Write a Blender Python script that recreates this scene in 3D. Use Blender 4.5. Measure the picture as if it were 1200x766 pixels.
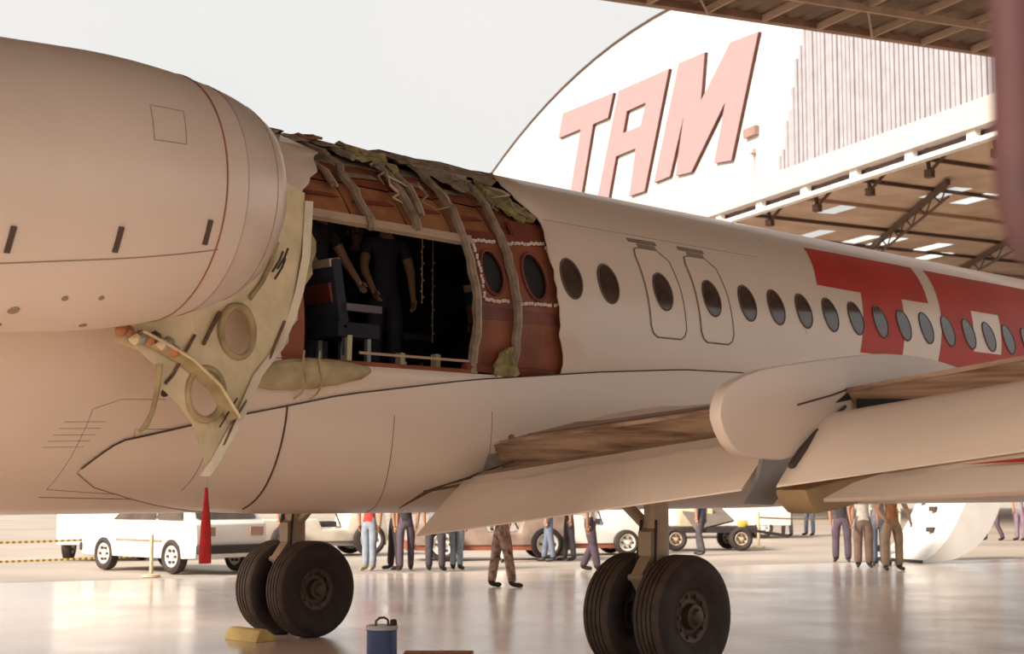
import bpy, bmesh, math, random
from mathutils import Vector, Matrix
random.seed(7)
PI = math.pi
for o in list(bpy.data.objects):
    bpy.data.objects.remove(o)
SC = bpy.context.scene
COL = SC.collection
# frame of the scene: +X runs to the aircraft's nose, +Y to its port side, Z up; main wheels at x = 0
# ------------------------------------------------------------------ camera
cam_d = bpy.data.cameras.new('camera')
cam = bpy.data.objects.new('camera', cam_d); COL.objects.link(cam); SC.camera = cam
cam.location = (-10.417, -11.154, 1.563)
fw = Vector((0.70476, 0.70196, 0.10282)).normalized()
rt = Vector((0.70568, -0.70850, 0)).normalized(); up = rt.cross(fw)
cam.rotation_euler = Matrix((rt, up, -fw)).transposed().to_euler()
cam_d.sensor_fit = 'HORIZONTAL'; cam_d.sensor_width = 36.0; cam_d.lens = 55.0
cam_d.clip_end = 600
cam_d.dof.use_dof = True; cam_d.dof.focus_distance = 14.0; cam_d.dof.aperture_fstop = 3.2
# ------------------------------------------------------------------ world, sun, exposure
w = bpy.data.worlds.new('sky'); SC.world = w; w.use_nodes = True
nt = w.node_tree; nt.nodes.clear()
out = nt.nodes.new('ShaderNodeOutputWorld'); bg = nt.nodes.new('ShaderNodeBackground')
nt.links.new(bg.outputs[0], out.inputs[0])
tc = nt.nodes.new('ShaderNodeTexCoord'); nz = nt.nodes.new('ShaderNodeTexNoise'); cr = nt.nodes.new('ShaderNodeValToRGB')
nz.inputs['Scale'].default_value = 1.6; nz.inputs['Detail'].default_value = 3
nt.links.new(tc.outputs['Generated'], nz.inputs['Vector']); nt.links.new(nz.outputs['Fac'], cr.inputs['Fac'])
cr.color_ramp.elements[0].position = .35; cr.color_ramp.elements[0].color = (.80, .86, .84, 1)
cr.color_ramp.elements[1].position = .68; cr.color_ramp.elements[1].color = (.96, .90, .88, 1)
nt.links.new(cr.outputs[0], bg.inputs['Color']); bg.inputs['Strength'].default_value = .60
sun_d = bpy.data.lights.new('sun', 'SUN'); sun = bpy.data.objects.new('sun', sun_d); COL.objects.link(sun)
SUN_AZ, SUN_EL = math.radians(176), math.radians(31)
sv = Vector((math.cos(SUN_AZ)*math.cos(SUN_EL), math.sin(SUN_AZ)*math.cos(SUN_EL), math.sin(SUN_EL)))
sun.rotation_euler = sv.to_track_quat('Z', 'Y').to_euler()
sun.location = (0, 0, 40)
sun_d.energy = 5.6; sun_d.angle = math.radians(20); sun_d.color = (1, .90, .78)
vs = SC.view_settings
vs.view_transform = 'Standard'; vs.look = 'None'; vs.gamma = 1; vs.use_curve_mapping = False
vs.exposure = 0.70
# ------------------------------------------------------------------ materials
MATS = {}
def mat(name, col, rough=.6, metal=0., var=.12, scale=3., bump=0., bscale=40., coat=0., spec=.5, stretch=None, col2=None, trans=0., alpha=None):
    if name in MATS: return MATS[name]
    m = bpy.data.materials.new(name); m.use_nodes = True
    t = m.node_tree; b = t.nodes['Principled BSDF']
    b.inputs['Roughness'].default_value = rough; b.inputs['Metallic'].default_value = metal
    b.inputs['Specular IOR Level'].default_value = spec
    b.inputs['Coat Weight'].default_value = coat
    if trans: b.inputs['Transmission Weight'].default_value = trans
    tcn = t.nodes.new('ShaderNodeTexCoord'); mp = t.nodes.new('ShaderNodeMapping')
    t.links.new(tcn.outputs['Object'], mp.inputs['Vector'])
    if stretch: mp.inputs['Scale'].default_value = stretch
    n = t.nodes.new('ShaderNodeTexNoise'); n.inputs['Scale'].default_value = scale; n.inputs['Detail'].default_value = 6
    t.links.new(mp.outputs[0], n.inputs['Vector'])
    r = t.nodes.new('ShaderNodeValToRGB')
    c2 = col2 if col2 else tuple(max(0, c*(1-var*2)) for c in col)
    r.color_ramp.elements[0].position = .32; r.color_ramp.elements[0].color = (*c2, 1)
    r.color_ramp.elements[1].position = .62; r.color_ramp.elements[1].color = (*col, 1)
    t.links.new(n.outputs['Fac'], r.inputs['Fac']); t.links.new(r.outputs[0], b.inputs['Base Color'])
    if bump:
        n2 = t.nodes.new('ShaderNodeTexNoise'); n2.inputs['Scale'].default_value = bscale
        t.links.new(mp.outputs[0], n2.inputs['Vector'])
        bp = t.nodes.new('ShaderNodeBump'); bp.inputs['Strength'].default_value = bump; bp.inputs['Distance'].default_value = .02
        t.links.new(n2.outputs['Fac'], bp.inputs['Height']); t.links.new(bp.outputs[0], b.inputs['Normal'])
    MATS[name] = m
    return m
def stripes(name, ca, cb, scale, axis='X', rough=.6):
    if name in MATS: return MATS[name]
    m = mat(name, ca, rough); t = m.node_tree; b = t.nodes['Principled BSDF']
    wv = t.nodes.new('ShaderNodeTexWave'); wv.bands_direction = axis; wv.inputs['Scale'].default_value = scale
    tcn = t.nodes.new('ShaderNodeTexCoord'); t.links.new(tcn.outputs['Object'], wv.inputs['Vector'])
    r = t.nodes.new('ShaderNodeValToRGB'); r.color_ramp.interpolation = 'CONSTANT'
    r.color_ramp.elements[0].color = (*ca, 1); r.color_ramp.elements[1].position = .5; r.color_ramp.elements[1].color = (*cb, 1)
    t.links.new(wv.outputs['Fac'], r.inputs['Fac']); t.links.new(r.outputs[0], b.inputs['Base Color'])
    return m
M_SKIN = mat('white_paint', (.80, .635, .51), .34, var=.05, scale=.9, coat=.15, stretch=(.35, 1, 1))
M_NAC = mat('nacelle_paint', (.68, .54, .445), .38, var=.04, scale=1.1, coat=.1)
M_WING = mat('wing_paint', (.80, .63, .50), .42, var=.07, scale=1.5, stretch=(2.2, .35, 1), coat=.1)
M_DIRT = mat('stained_paint', (.50, .33, .22), .55, var=.28, scale=2.4, stretch=(5, .45, 5), col2=(.20, .10, .055))
M_BAY = mat('flap_bay', (.20, .11, .065), .7, var=.3, scale=4, stretch=(3, .6, 3))
M_RED = mat('red_livery', (.52, .035, .02), .5, var=.08, scale=2, spec=.3)
M_SEAM = mat('seam_dark', (.085, .05, .034), .8, var=.1)
M_SEAML = mat('seam_soft', (.30, .21, .15), .8, var=.1)
M_DOORL = mat('door_outline', (.27, .20, .13), .7, var=.1)
M_GLASS = mat('cabin_glass', (.075, .045, .035), .12, var=.3, scale=6, spec=.6)
M_RIM = mat('window_rim', (.13, .08, .06), .5, var=.1)
M_LIP = mat('inlet_lip', (.62, .50, .42), .32, metal=.1, var=.05)
M_LINING = mat('brown_lining', (.30, .085, .035), .6, var=.2, scale=4)
M_LINDK = mat('dark_red_lining', (.20, .045, .025), .55, var=.2, scale=4)
M_BIN = mat('orange_brown_panel', (.40, .15, .055), .6, var=.3, scale=3.5, col2=(.2, .07, .03))
M_FRAME = mat('torn_frame', (.32, .235, .165), .65, var=.25, scale=9, bump=.3)
M_SHRED = mat('torn_skin', (.34, .25, .175), .7, var=.25, scale=6, bump=.5, bscale=14)
M_INSUL = mat('insulation', (.40, .31, .13), .9, var=.28, scale=10, bump=.8, bscale=25)
M_CREAM = mat('primer_cream', (.78, .62, .37), .55, var=.12, scale=4)
M_CREAMD = mat('primer_edge', (.46, .34, .17), .6, var=.2, scale=6)
M_BLANKET = mat('blanket_wrap', (.46, .36, .20), .8, var=.18, scale=5, bump=.7, bscale=9)
M_LEDGE = mat('bin_ledge', (.52, .37, .26), .6, var=.12)
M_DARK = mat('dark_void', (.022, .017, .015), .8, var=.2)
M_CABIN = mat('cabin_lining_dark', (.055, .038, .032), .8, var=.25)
M_TYRE = mat('tyre_rubber', (.040, .026, .021), .75, var=.2, scale=8, bump=.2)
M_TREAD = mat('tread_rubber', (.085, .055, .040), .7, var=.2, scale=8)
M_HUB = mat('wheel_hub', (.11, .072, .048), .5, metal=.3, var=.2)
M_STRUT = mat('gear_strut', (.42, .31, .20), .45, metal=.15, var=.12)
M_TAN = mat('tan_fairing', (.33, .21, .10), .55, var=.12)
M_GREY = mat('grey_metal', (.30, .28, .26), .4, metal=.2, var=.08)
M_FLAG = mat('red_flag', (.55, .02, .02), .8, var=.12, scale=12)
M_SEAT = mat('seat_fabric', (.035, .035, .05), .9, var=.2)
M_ROPE = mat('cord', (.4, .35, .3), .8)
# ------------------------------------------------------------------ helpers
class MB:
    """collects polygons into one mesh"""
    def __init__(s): s.v = []; s.f = []; s.mi = []
    def add(s, vs_, fs_, mi=0):
        k = len(s.v); s.v += [tuple(p) for p in vs_]; s.f += [tuple(i+k for i in f) for f in fs_]; s.mi += [mi]*len(fs_); return s
    def box(s, c, d, mi=0, rz=0., M=None):
        x, y, z = (q/2 for q in d); P = []
        for a in (-1, 1):
            for b in (-1, 1):
                for e in (-1, 1): P.append(Vector((a*x, b*y, e*z)))
        R = M if M is not None else Matrix.Rotation(rz, 3, 'Z')
        P = [R @ p + Vector(c) for p in P]
        return s.add(P, [(0,1,3,2), (4,6,7,5), (0,4,5,1), (2,3,7,6), (0,2,6,4), (1,5,7,3)], mi)
    def bar(s, a, b, wd, ht, mi=0):
        a, b = Vector(a), Vector(b); d = b-a; L = d.length
        x = d.normalized(); u_ = Vector((0, 0, 1)) if abs(x.z) < .95 else Vector((1, 0, 0))
        y = u_.cross(x).normalized(); z = x.cross(y)
        return s.box((a+b)/2, (L, wd, ht), mi, M=Matrix((x, y, z)).transposed())
    def tube(s, pts, r, n=8, mi=0, closed=False, caps=True):
        pts = [Vector(p) for p in pts]; m = len(pts); rr = r if isinstance(r, (list, tuple)) else [r]*m
        rings = []; ref = None
        for i, p in enumerate(pts):
            a = pts[(i-1) % m] if (closed or i) else p; b = pts[(i+1) % m] if (closed or i < m-1) else p
            t = (b-a).normalized()
            if ref is None: ref = Vector((0, 0, 1)) if abs(t.z) < .9 else Vector((1, 0, 0))
            y = ref.cross(t)
            if y.length < 1e-4: y = Vector((0, 1, 0)).cross(t)
            y.normalize(); z = t.cross(y); ref = z
            rings.append([p + (y*math.cos(2*PI*k/n)+z*math.sin(2*PI*k/n))*rr[i] for k in range(n)])
        V = [q for rg in rings for q in rg]; Fc = []
        for i in range(m if closed else m-1):
            j = (i+1) % m
            for k in range(n): Fc.append((i*n+k, i*n+(k+1) % n, j*n+(k+1) % n, j*n+k))
        if caps and not closed:
            Fc.append(tuple(range(n))[::-1]); Fc.append(tuple((m-1)*n+k for k in range(n)))
        return s.add(V, Fc, mi)
    def lathe(s, prof, n=32, org=(0,0,0), axis='X', mi=0, mifun=None):
        """prof: (a, r) along the axis"""
        V = []; Fc = []; m = len(prof); O = Vector(org)
        for a, r in prof:
            for k in range(n):
                c, q = math.cos(2*PI*k/n)*r, math.sin(2*PI*k/n)*r
                V.append(O + Vector({'X': (a, c, q), 'Y': (c, a, q), 'Z': (c, q, a)}[axis]))
        k0 = len(s.v); s.v += [tuple(p) for p in V]
        for i in range(m-1):
            for k in range(n):
                s.f.append((k0+i*n+k, k0+i*n+(k+1) % n, k0+(i+1)*n+(k+1) % n, k0+(i+1)*n+k)); s.mi.append(mifun(i) if mifun else mi)
        return s
    def prism(s, poly, fn, t0, t1, mi=0):
        """poly 2d extruded between t0 and t1; fn(a, b, t) -> 3d"""
        n = len(poly); V = [fn(a, b, t0) for a, b in poly]+[fn(a, b, t1) for a, b in poly]
        Fc = [tuple(range(n)), tuple(range(2*n-1, n-1, -1))]+[(i, n+i, n+(i+1) % n, (i+1) % n) for i in range(n)]
        return s.add(V, Fc, mi)
    def grid(s, rows, mi=0, closed=False, flip=False):
        n = len(rows[0]); V = [p for r in rows for p in r]; Fc = []
        for i in range(len(rows)-1):
            for k in range(n if closed else n-1):
                q = (i*n+k, i*n+(k+1) % n, (i+1)*n+(k+1) % n, (i+1)*n+k); Fc.append(q[::-1] if flip else q)
        return s.add(V, Fc, mi)
    def mesh(s, name, smooth=False, normals=True, angle=None):
        me = bpy.data.meshes.new(name); me.from_pydata(s.v, [], s.f)
        me.polygons.foreach_set('material_index', s.mi)
        if normals:
            bm = bmesh.new(); bm.from_mesh(me); bmesh.ops.recalc_face_normals(bm, faces=bm.faces); bm.to_mesh(me); bm.free()
        if smooth:
            me.polygons.foreach_set('use_smooth', [True]*len(me.polygons))
            if angle: me.set_sharp_from_angle(angle=math.radians(angle))
        me.update(); return me
    def build(s, name, mats, parent=None, smooth=False, label=None, angle=35, kind=None, normals=True):
        me = s.mesh(name, smooth, normals, angle if smooth else None)
        for m_ in (mats if isinstance(mats, (list, tuple)) else [mats]): me.materials.append(m_)
        return link(name, me, parent, label, kind)
def link(name, me, parent=None, label=None, kind=None, loc=None):
    o = bpy.data.objects.new(name, me); COL.objects.link(o)
    if parent: o.parent = parent
    if label: o['label'] = label
    if kind: o['kind'] = kind
    if loc: o.location = loc
    return o
def tag(o, label=None, cat=None, group=None, kind=None):
    for k, v_ in (('label', label), ('category', cat), ('group', group), ('kind', kind)):
        if v_: o[k] = v_
    return o
def thing(name, label, cat, loc=(0, 0, 0), rz=0., group=None):
    o = bpy.data.objects.new(name, None); COL.objects.link(o); o.location = loc; o.rotation_euler = (0, 0, rz)
    o.empty_display_size = .2
    return tag(o, label, cat, group)
def bevel(o, wd, seg=2, ang=40):
    bm = bmesh.new(); bm.from_mesh(o.data)
    es = [e for e in bm.edges if len(e.link_faces) == 2 and e.calc_face_angle(0) > math.radians(ang)]
    bmesh.ops.bevel(bm, geom=es, offset=wd, segments=seg, affect='EDGES', profile=.6, clamp_overlap=True)
    bm.to_mesh(o.data); bm.free()
    o.data.polygons.foreach_set('use_smooth', [True]*len(o.data.polygons)); o.data.set_sharp_from_angle(angle=math.radians(50))
    return o
def interp(tab, x):
    if x <= tab[0][0]: return tab[0][1]
    for (a, b), (c, d) in zip(tab, tab[1:]):
        if x <= c: return b+(d-b)*(x-a)/(c-a)
    return tab[-1][1]
def sm(t): t = max(0, min(1, t)); return t*t*(3-2*t)

# ================================================================== GROUND
WX, WY = Vector((.9364, -.3509, 0)), Vector((.3509, .9364, 0))      # along the roof edge / out of the hangar
E1 = Vector((8.284, 5.309, 0))
def hang(a, b, z): return E1 + WX*a + WY*b + Vector((0, 0, z))
m_floor = mat('polished_floor', (.78, .64, .55), .16, var=.10, scale=.35, spec=.6, bump=.03, bscale=2.5)
t = m_floor.node_tree
bk = t.nodes.new('ShaderNodeTexBrick'); tcn = t.nodes.new('ShaderNodeTexCoord'); mp = t.nodes.new('ShaderNodeMapping')
mp.inputs['Rotation'].default_value = (0, 0, math.radians(20.5))
t.links.new(tcn.outputs['Object'], mp.inputs['Vector']); t.links.new(mp.outputs[0], bk.inputs['Vector'])
bk.inputs['Scale'].default_value = 1; bk.inputs['Brick Width'].default_value = 5; bk.inputs['Row Height'].default_value = 5
bk.inputs['Mortar Size'].default_value = .012; bk.offset = 0
bk.inputs['Color1'].default_value = (1, 1, 1, 1); bk.inputs['Color2'].default_value = (.94, .93, .92, 1); bk.inputs['Mortar'].default_value = (.62, .55, .5, 1)
mx = t.nodes.new('ShaderNodeMix'); mx.data_type = 'RGBA'; mx.blend_type = 'MULTIPLY'; mx.inputs['Factor'].default_value = 1
b = t.nodes['Principled BSDF']; src = b.inputs['Base Color'].links[0].from_socket
t.links.new(src, mx.inputs[6]); t.links.new(bk.outputs['Color'], mx.inputs[7]); t.links.new(mx.outputs[2], b.inputs['Base Color'])
nr = t.nodes.new('ShaderNodeTexNoise'); nr.inputs['Scale'].default_value = .8; nr.inputs['Detail'].default_value = 4
mr = t.nodes.new('ShaderNodeMapRange'); mr.inputs['To Min'].default_value = .10; mr.inputs['To Max'].default_value = .30
t.links.new(tcn.outputs['Object'], nr.inputs['Vector']); t.links.new(nr.outputs['Fac'], mr.inputs['Value']); t.links.new(mr.outputs[0], b.inputs['Roughness'])
MB().add([hang(-48, -25, 0), hang(40, -25, 0), hang(40, 5.6, 0), hang(-48, 5.6, 0)], [(0, 1, 2, 3)]).build('floor', m_floor, kind='structure')
m_apron = mat('apron_concrete', (.42, .35, .295), .75, var=.12, scale=.25, bump=.2, bscale=6)
MB().add([hang(-160, 5.6, -.01), hang(160, 5.6, -.01), hang(160, 260, -.01), hang(-160, 260, -.01)], [(0, 1, 2, 3)]).build('floor_apron', m_apron, kind='structure')
MB().add([hang(-160, -160, -.03), hang(160, -160, -.03), hang(160, 5.6, -.03), hang(-160, 5.6, -.03)], [(0, 1, 2, 3)]).build('floor_surround', m_apron, kind='structure')
# ================================================================== HANGAR ROOF overhead
m_roof = mat('roof_sheet', (.20, .13, .085), .8, var=.15, scale=1.2, stretch=(1, 1, 1))
m_purl = mat('roof_purlin', (.42, .28, .19), .7, var=.1)
m_edge = mat('roof_edge_steel', (.30, .17, .11), .7, var=.15)
ZR = 9.5
RA0, RA1, RB = -23.0, 13.0, -24.5  # roof ends out of view, shaped by the sun and sky they let in
rb = MB()
nn = 0
a = RA0
V = []
while a <= RA1+.01:                                                     # corrugated sheet, ridges across the edge
    z = ZR + (.05 if nn % 2 else 0); V.append((a, z)); a += .16; nn += 1
rb.grid([[hang(a, RB, z+.12) for a, z in V], [hang(a, 0, z+.12) for a, z in V]])
rb.grid([[hang(a, RB, z+.16) for a, z in V], [hang(a, 0, z+.16) for a, z in V]])
roof = rb.build('ceiling', m_roof, kind='structure')
for k in range(-4, 11):
    MB().bar(hang(.75+k*1.13, -14, ZR+.05), hang(.75+k*1.13, -.05, ZR+.05), .05, .12).build('purlin', m_purl, roof)
for bb in (-1.45, -4.2, -7.5, -11):
    MB().bar(hang(RA0, bb, ZR-.02), hang(RA1, bb, ZR-.02), .07, .12).build('roof_beam', m_purl, roof)
MB().bar(hang(RA0, 0, ZR+.17), hang(RA1, 0, ZR+.17), .12, .30).build('edge_beam', m_edge, roof)
MB().bar(hang(RA0, .08, ZR+.06), hang(RA1, .08, ZR+.06), .10, .06).build('gutter', m_purl, roof)
for k in (1, 4, 7):                                                   # diagonal wind braces under the sheet
    MB().tube([hang(.75+k*1.13, -.1, ZR-.02), hang(.75+(k-1)*1.13, -1.45, ZR-.02)], .02, 6).build('brace', m_purl, roof)
# rust coloured pipe hanging from the roof close to the camera
m_rust = mat('rust_red_pipe', (.075, .024, .022), .7, var=.25, scale=7)
pp = MB(); px_, py_ = -8.938, -10.412
pp.tube([(px_, py_, 9.63), (px_, py_, 4), (px_, py_, 1.86), (px_+.004, py_-.004, 1.81), (px_+.01, py_-.01, 1.785)], [.026, .026, .026, .02, .008], 16)
o = pp.build('hanging_pipe', m_rust, smooth=True); tag(o, 'rust red pipe hanging down from the hangar roof', 'pipe')
# roof columns at the corners, out of the picture, carry the roof
for a_, b_ in ((RA0+.5, RB+.5), (RA0+.5, -10), (RA1-.5, RB+.5)):
    MB().bar(hang(a_, b_, 0), hang(a_, b_, ZR), .4, .4).build('roof_column', m_edge, roof)

# ================================================================== HANGAR ACROSS THE APRON
P1 = Vector((31.568, 10.801, 0)); FU = Vector((.40554, .91408, 0)); FN = Vector((-.91408, .40554, 0))   # FN faces the apron
def fac(u_, z, d=0.): return P1 + FU*u_ + FN*d + Vector((0, 0, z))
m_fac = mat('facade_white', (.62, .57, .54), .7, var=.03, scale=.3)
m_let = mat('letter_red', (.36, .215, .215), .6, var=.03)
m_letside = mat('letter_side_shade', (.10, .04, .035), .8)  # shadow line round the raised letters, put into the side colour
m_slat = mat('facade_slat', (.34, .315, .335), .6, var=.08, scale=2)
m_slatd = mat('slat_gap', (.14, .09, .09), .8)
m_hdr = mat('header_band', (.50, .43, .395), .6, var=.04)
def archz(u_): return 21.75-.0085*(u_-23)**2
hb = thing('hangar_building', 'white arched hangar front with raised pink red lettering across the apron', 'building', tuple(P1))
hb_inv = Matrix.Translation(-P1)
def hbuild(mb, name, mats, parent=None, **k):
    par = parent or hb
    mb.v = [tuple(Vector(p)-P1) for p in mb.v]
    return mb.build(name, mats, par, **k)
us = [-14+i*2 for i in range(39)]
m1 = MB()
pol = [(u_, archz(u_)) for u_ in us]
pol += [(62, 0), (57.5, 0), (57.5, 12.85), (-10, 12.85), (-10, 0), (-14, 0)]
m1.prism(pol, lambda a, b, t_: fac(a, b, t_), -.3, 0)
hbuild(m1, 'front_wall', m_fac)
m1 = MB(); m1.tube([fac(u_, archz(u_)+.02, .05) for u_ in us], .05, 6); hbuild(m1, 'verge_trim', mat('verge', (.09, .055, .045), .7))
# header beam with its bright door track
m1 = MB(); m1.prism([(-12, 12.15), (60, 12.15), (60, 12.95), (-12, 12.95)], fac, .0, .45); hbuild(m1, 'header_band', m_hdr)
m1 = MB(); m1.prism([(-12, 11.72), (60, 11.72), (60, 11.86), (-12, 11.86)], fac, .05, .35); hbuild(m1, 'door_track', mat('track_white', (.85, .80, .74), .5))
for k in range(18):
    m1 = MB(); m1.prism([(-9+k*3.1, 11.84), (-8.6+k*3.1, 11.84), (-8.6+k*3.1, 12.18), (-9+k*3.1, 12.18)], fac, .1, .3); hbuild(m1, 'track_hanger', mat('track_white', (.85, .80, .74), .5))
m1 = MB(); m1.prism([(-12, 11.86), (60, 11.86), (60, 12.15), (-12, 12.15)], fac, -.35, -.05); hbuild(m1, 'track_recess', m_slatd)
# lettering, raised from the wall
LT = [(31.69, 19.75), (25.85, 19.38), (26.45, 18.35), (28.10, 18.42), (29.55, 15.2), (31.05, 15.2), (29.55, 18.50), (32.25, 18.62)]
LA_o = [(25.30, 19.33), (20.32, 19.08), (22.75, 14.30), (24.30, 14.35), (23.60, 16.35), (25.62, 16.40), (26.6, 14.3), (28.0, 14.3)]
LA_c = [(24.45, 18.20), (22.55, 18.15), (23.1, 17.25), (24.85, 17.30)]
LM = [(19.45, 19.08), (17.17, 18.95), (17.55, 17.05), (15.1, 18.80), (12.95, 18.62), (15.15, 14.15), (16.55, 14.30), (15.55, 16.55), (18.45, 14.32), (19.85, 14.42), (19.05, 16.75), (20.35, 14.50), (21.85, 14.50)]
def poly_hole_prism(outer, hole, d0, d1):
    """front face with a hole, bridged, and side walls"""
    m_ = MB()
    if hole: ring = [outer[0], outer[1], outer[2], outer[3], outer[4], outer[5], outer[6], outer[7]]
    bm = bmesh.new()
    def loop(pts): 
        vs_ = [bm.verts.new(fac(a, b, d1)-P1) for a, b in pts]; return [bm.edges.new((vs_[i], vs_[(i+1) % len(vs_)])) for i in range(len(vs_))]
    es = loop(outer)+(loop(hole) if hole else [])
    bmesh.ops.triangle_fill(bm, edges=es, use_beauty=True)
    for f in bm.faces: f.material_index = 0
    front = list(bm.faces)
    for pts in [outer]+([hole] if hole else []):
        n = len(pts); A = [bm.verts.new(fac(a, b, d1)-P1) for a, b in pts]; B = [bm.verts.new(fac(a, b, d0)-P1) for a, b in pts]
        for i in range(n):
            f = bm.faces.new((A[i], A[(i+1) % n], B[(i+1) % n], B[i])); f.material_index = 1
    bmesh.ops.recalc_face_normals(bm, faces=bm.faces)
    me = bpy.data.meshes.new('letter'); bm.to_mesh(me); bm.free(); return me
for nm, oo, hh in (('letter_t', LT, None), ('letter_a', LA_o, LA_c), ('letter_m', LM, None)):
    me = poly_hole_prism(oo, hh, .0, .16); me.materials.append(m_let); me.materials.append(m_letside)
    ob = link(nm, me, hb, label='raised pale red wall letter '+nm[-1].upper())
m1 = MB(); m1.prism([(14.15, 14.78), (13.26, 14.78), (13.26, 15.12), (14.15, 15.12)], fac, 0, .2); hbuild(m1, 'wall_lamp', mat('wall_lamp', (.30, .18, .15), .6))
m1 = MB(); m1.tube([fac(13.6, 12.9, .12), fac(13.6, 14.2, .12)], .035, 6); m1.box(fac(13.6, 14.2, .14), (.25, .25, .18)); hbuild(m1, 'conduit', mat('conduit', (.6, .5, .46), .6))
# vertical louvre slats with a stepped slanting end
m1 = MB(); rs = random.Random(3)
u_ = -9.
while u_ < 12.0:
    top = archz(u_)-.4
    if u_ > 9.2:
        top = min(top, 12.95+(11.9-u_)/2.2*5.2+rs.uniform(-.5, .5)); 
        if top < 13.2: break
    m1.prism([(u_, 12.95), (u_+.19, 12.95), (u_+.19, top), (u_, top)], fac, .02, .10+rs.uniform(-.02, .02)); u_ += .255
hbuild(m1, 'louvre_slats', m_slat, kind='stuff')
m1 = MB(); m1.prism([(-9.2, 12.95), (9.3, 12.95), (9.0, 18.9), (-9.2, 12.96)], fac, .0, .012); 
m1 = MB(); m1.prism([(-9.1, 12.95), (9.6, 12.95), (9.2, 19.6), (-2, 16.2), (-9.1, 13.05)], fac, .0, .015); hbuild(m1, 'louvre_backing', m_slatd)
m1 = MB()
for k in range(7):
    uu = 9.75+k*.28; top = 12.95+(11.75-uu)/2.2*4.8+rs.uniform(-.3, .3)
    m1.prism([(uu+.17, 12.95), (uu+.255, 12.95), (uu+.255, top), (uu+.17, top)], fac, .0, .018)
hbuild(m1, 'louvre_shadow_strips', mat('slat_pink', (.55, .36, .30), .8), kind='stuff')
# interior roof seen through the opening
m_ir = mat('inner_roof', (.58, .42, .31), .85, var=.14, scale=.6)
m_truss = mat('inner_truss', (.11, .06, .04), .8)
m_sky = bpy.data.materials.new('skylight_sheet'); m_sky.use_nodes = True
t = m_sky.node_tree; t.nodes.clear(); oo = t.nodes.new('ShaderNodeOutputMaterial'); tr = t.nodes.new('ShaderNodeBsdfTranslucent'); tr.inputs[0].default_value = (.95, .93, .9, 1); t.links.new(tr.outputs[0], oo.inputs[0])
sky_spots = [(22.0, -8.1), (24.9-2.4, -10.9), (22.6, -12.4), (23.3, -15.4), (25.6, -17.2), (11.6, -7.5), (12.2, -9.4), (16.0, -5.6), (17.0, -19.5), (8.0, -14.0), (5.0, -9.0), (29.0, -9.0), (30.0, -13.0), (31, -17.5), (36, -11), (36, -16), (20, -25), (27, -26), (12, -24), (34, -26), (1, -16), (42, -12), (42, -20)]
bm = bmesh.new(); es = []
def rect_loop(a0, a1, d0, d1):
    vs_ = [bm.verts.new(fac(a_, 13.0, d_)-P1) for a_, d_ in ((a0, d0), (a1, d0), (a1, d1), (a0, d1))]
    return [bm.edges.new((vs_[q], vs_[(q+1) % 4])) for q in range(4)]
es += rect_loop(-14, 62, -.3, -62.7)
for a_, d_ in sky_spots: es += rect_loop(a_, a_+2.3, d_, d_-.85)
bmesh.ops.triangle_fill(bm, edges=es, use_beauty=True)
me = bpy.data.meshes.new('inner_roof'); bm.to_mesh(me); bm.free(); me.materials.append(m_ir); link('inner_roof', me, hb)
for a_, d_ in sky_spots:
    m1 = MB(); m1.add([fac(a_, 13.02, d_), fac(a_+2.3, 13.02, d_), fac(a_+2.3, 13.02, d_-.85), fac(a_, 13.02, d_-.85)], [(0, 1, 2, 3)]); hbuild(m1, 'skylight', m_sky)
for k in range(14):                                                    # purlins running into the hangar
    uu = -9+4.0*k
    m1 = MB(); m1.bar(fac(uu, 12.92, -.5), fac(uu+9, 12.92, -58), .09, .13); hbuild(m1, 'roof_purlin', m_truss if k % 3 else m_purl)
for k in range(6):                                                     # slanting trusses: two chords and a lattice
    c0_, c1_ = (44.0, -21.2-6.4*k), (4.0, -3.4-6.4*k+(2.0 if k == 0 else 0))
    if k == 0: c1_ = (10.0, -6.0)
    A_, B_ = fac(c0_[0], 12.8, c0_[1]), fac(c1_[0], 12.8, c1_[1])
    m1 = MB(); m1.bar(A_, B_, .16, .22); hbuild(m1, 'truss_chord', m_truss)
    m1 = MB(); m1.bar(A_-Vector((0, 0, .55)), B_-Vector((0, 0, .55)), .07, .08); hbuild(m1, 'truss_chord', m_truss)
    m1 = MB()
    for q in range(14): m1.bar(A_.lerp(B_, q/14), A_.lerp(B_, (q+.5)/14)-Vector((0, 0, .55)), .05, .05); m1.bar(A_.lerp(B_, (q+.5)/14)-Vector((0, 0, .55)), A_.lerp(B_, (q+1)/14), .05, .05)
    hbuild(m1, 'truss_web', m_truss)
for k in range(11):                                                    # knee brackets just behind the door track
    uu = -6+k*3.3
    m1 = MB(); m1.bar(fac(uu, 11.6, -.7), fac(uu+.2, 12.9, -.7), .1, .1); m1.bar(fac(uu, 11.6, -.7), fac(uu-1.7, 12.5, -.8), .08, .08); m1.box(fac(uu, 11.55, -.7), (.25, .25, .25)); hbuild(m1, 'bracket', m_truss)
m1 = MB(); m1.prism([(0, 0), (0, 13), (-62.7, 13), (-62.7, 0)], lambda a, b, t_: fac(t_, b, a), -14, -13.8); hbuild(m1, 'side_wall', mat('inner_wall', (.75, .58, .5), .8))
for uu in (-13, 24, 60):
    m1 = MB(); m1.bar(fac(uu, 0, -62), fac(uu, 13, -62), .5, .5); hbuild(m1, 'rear_column', m_truss)
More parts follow.
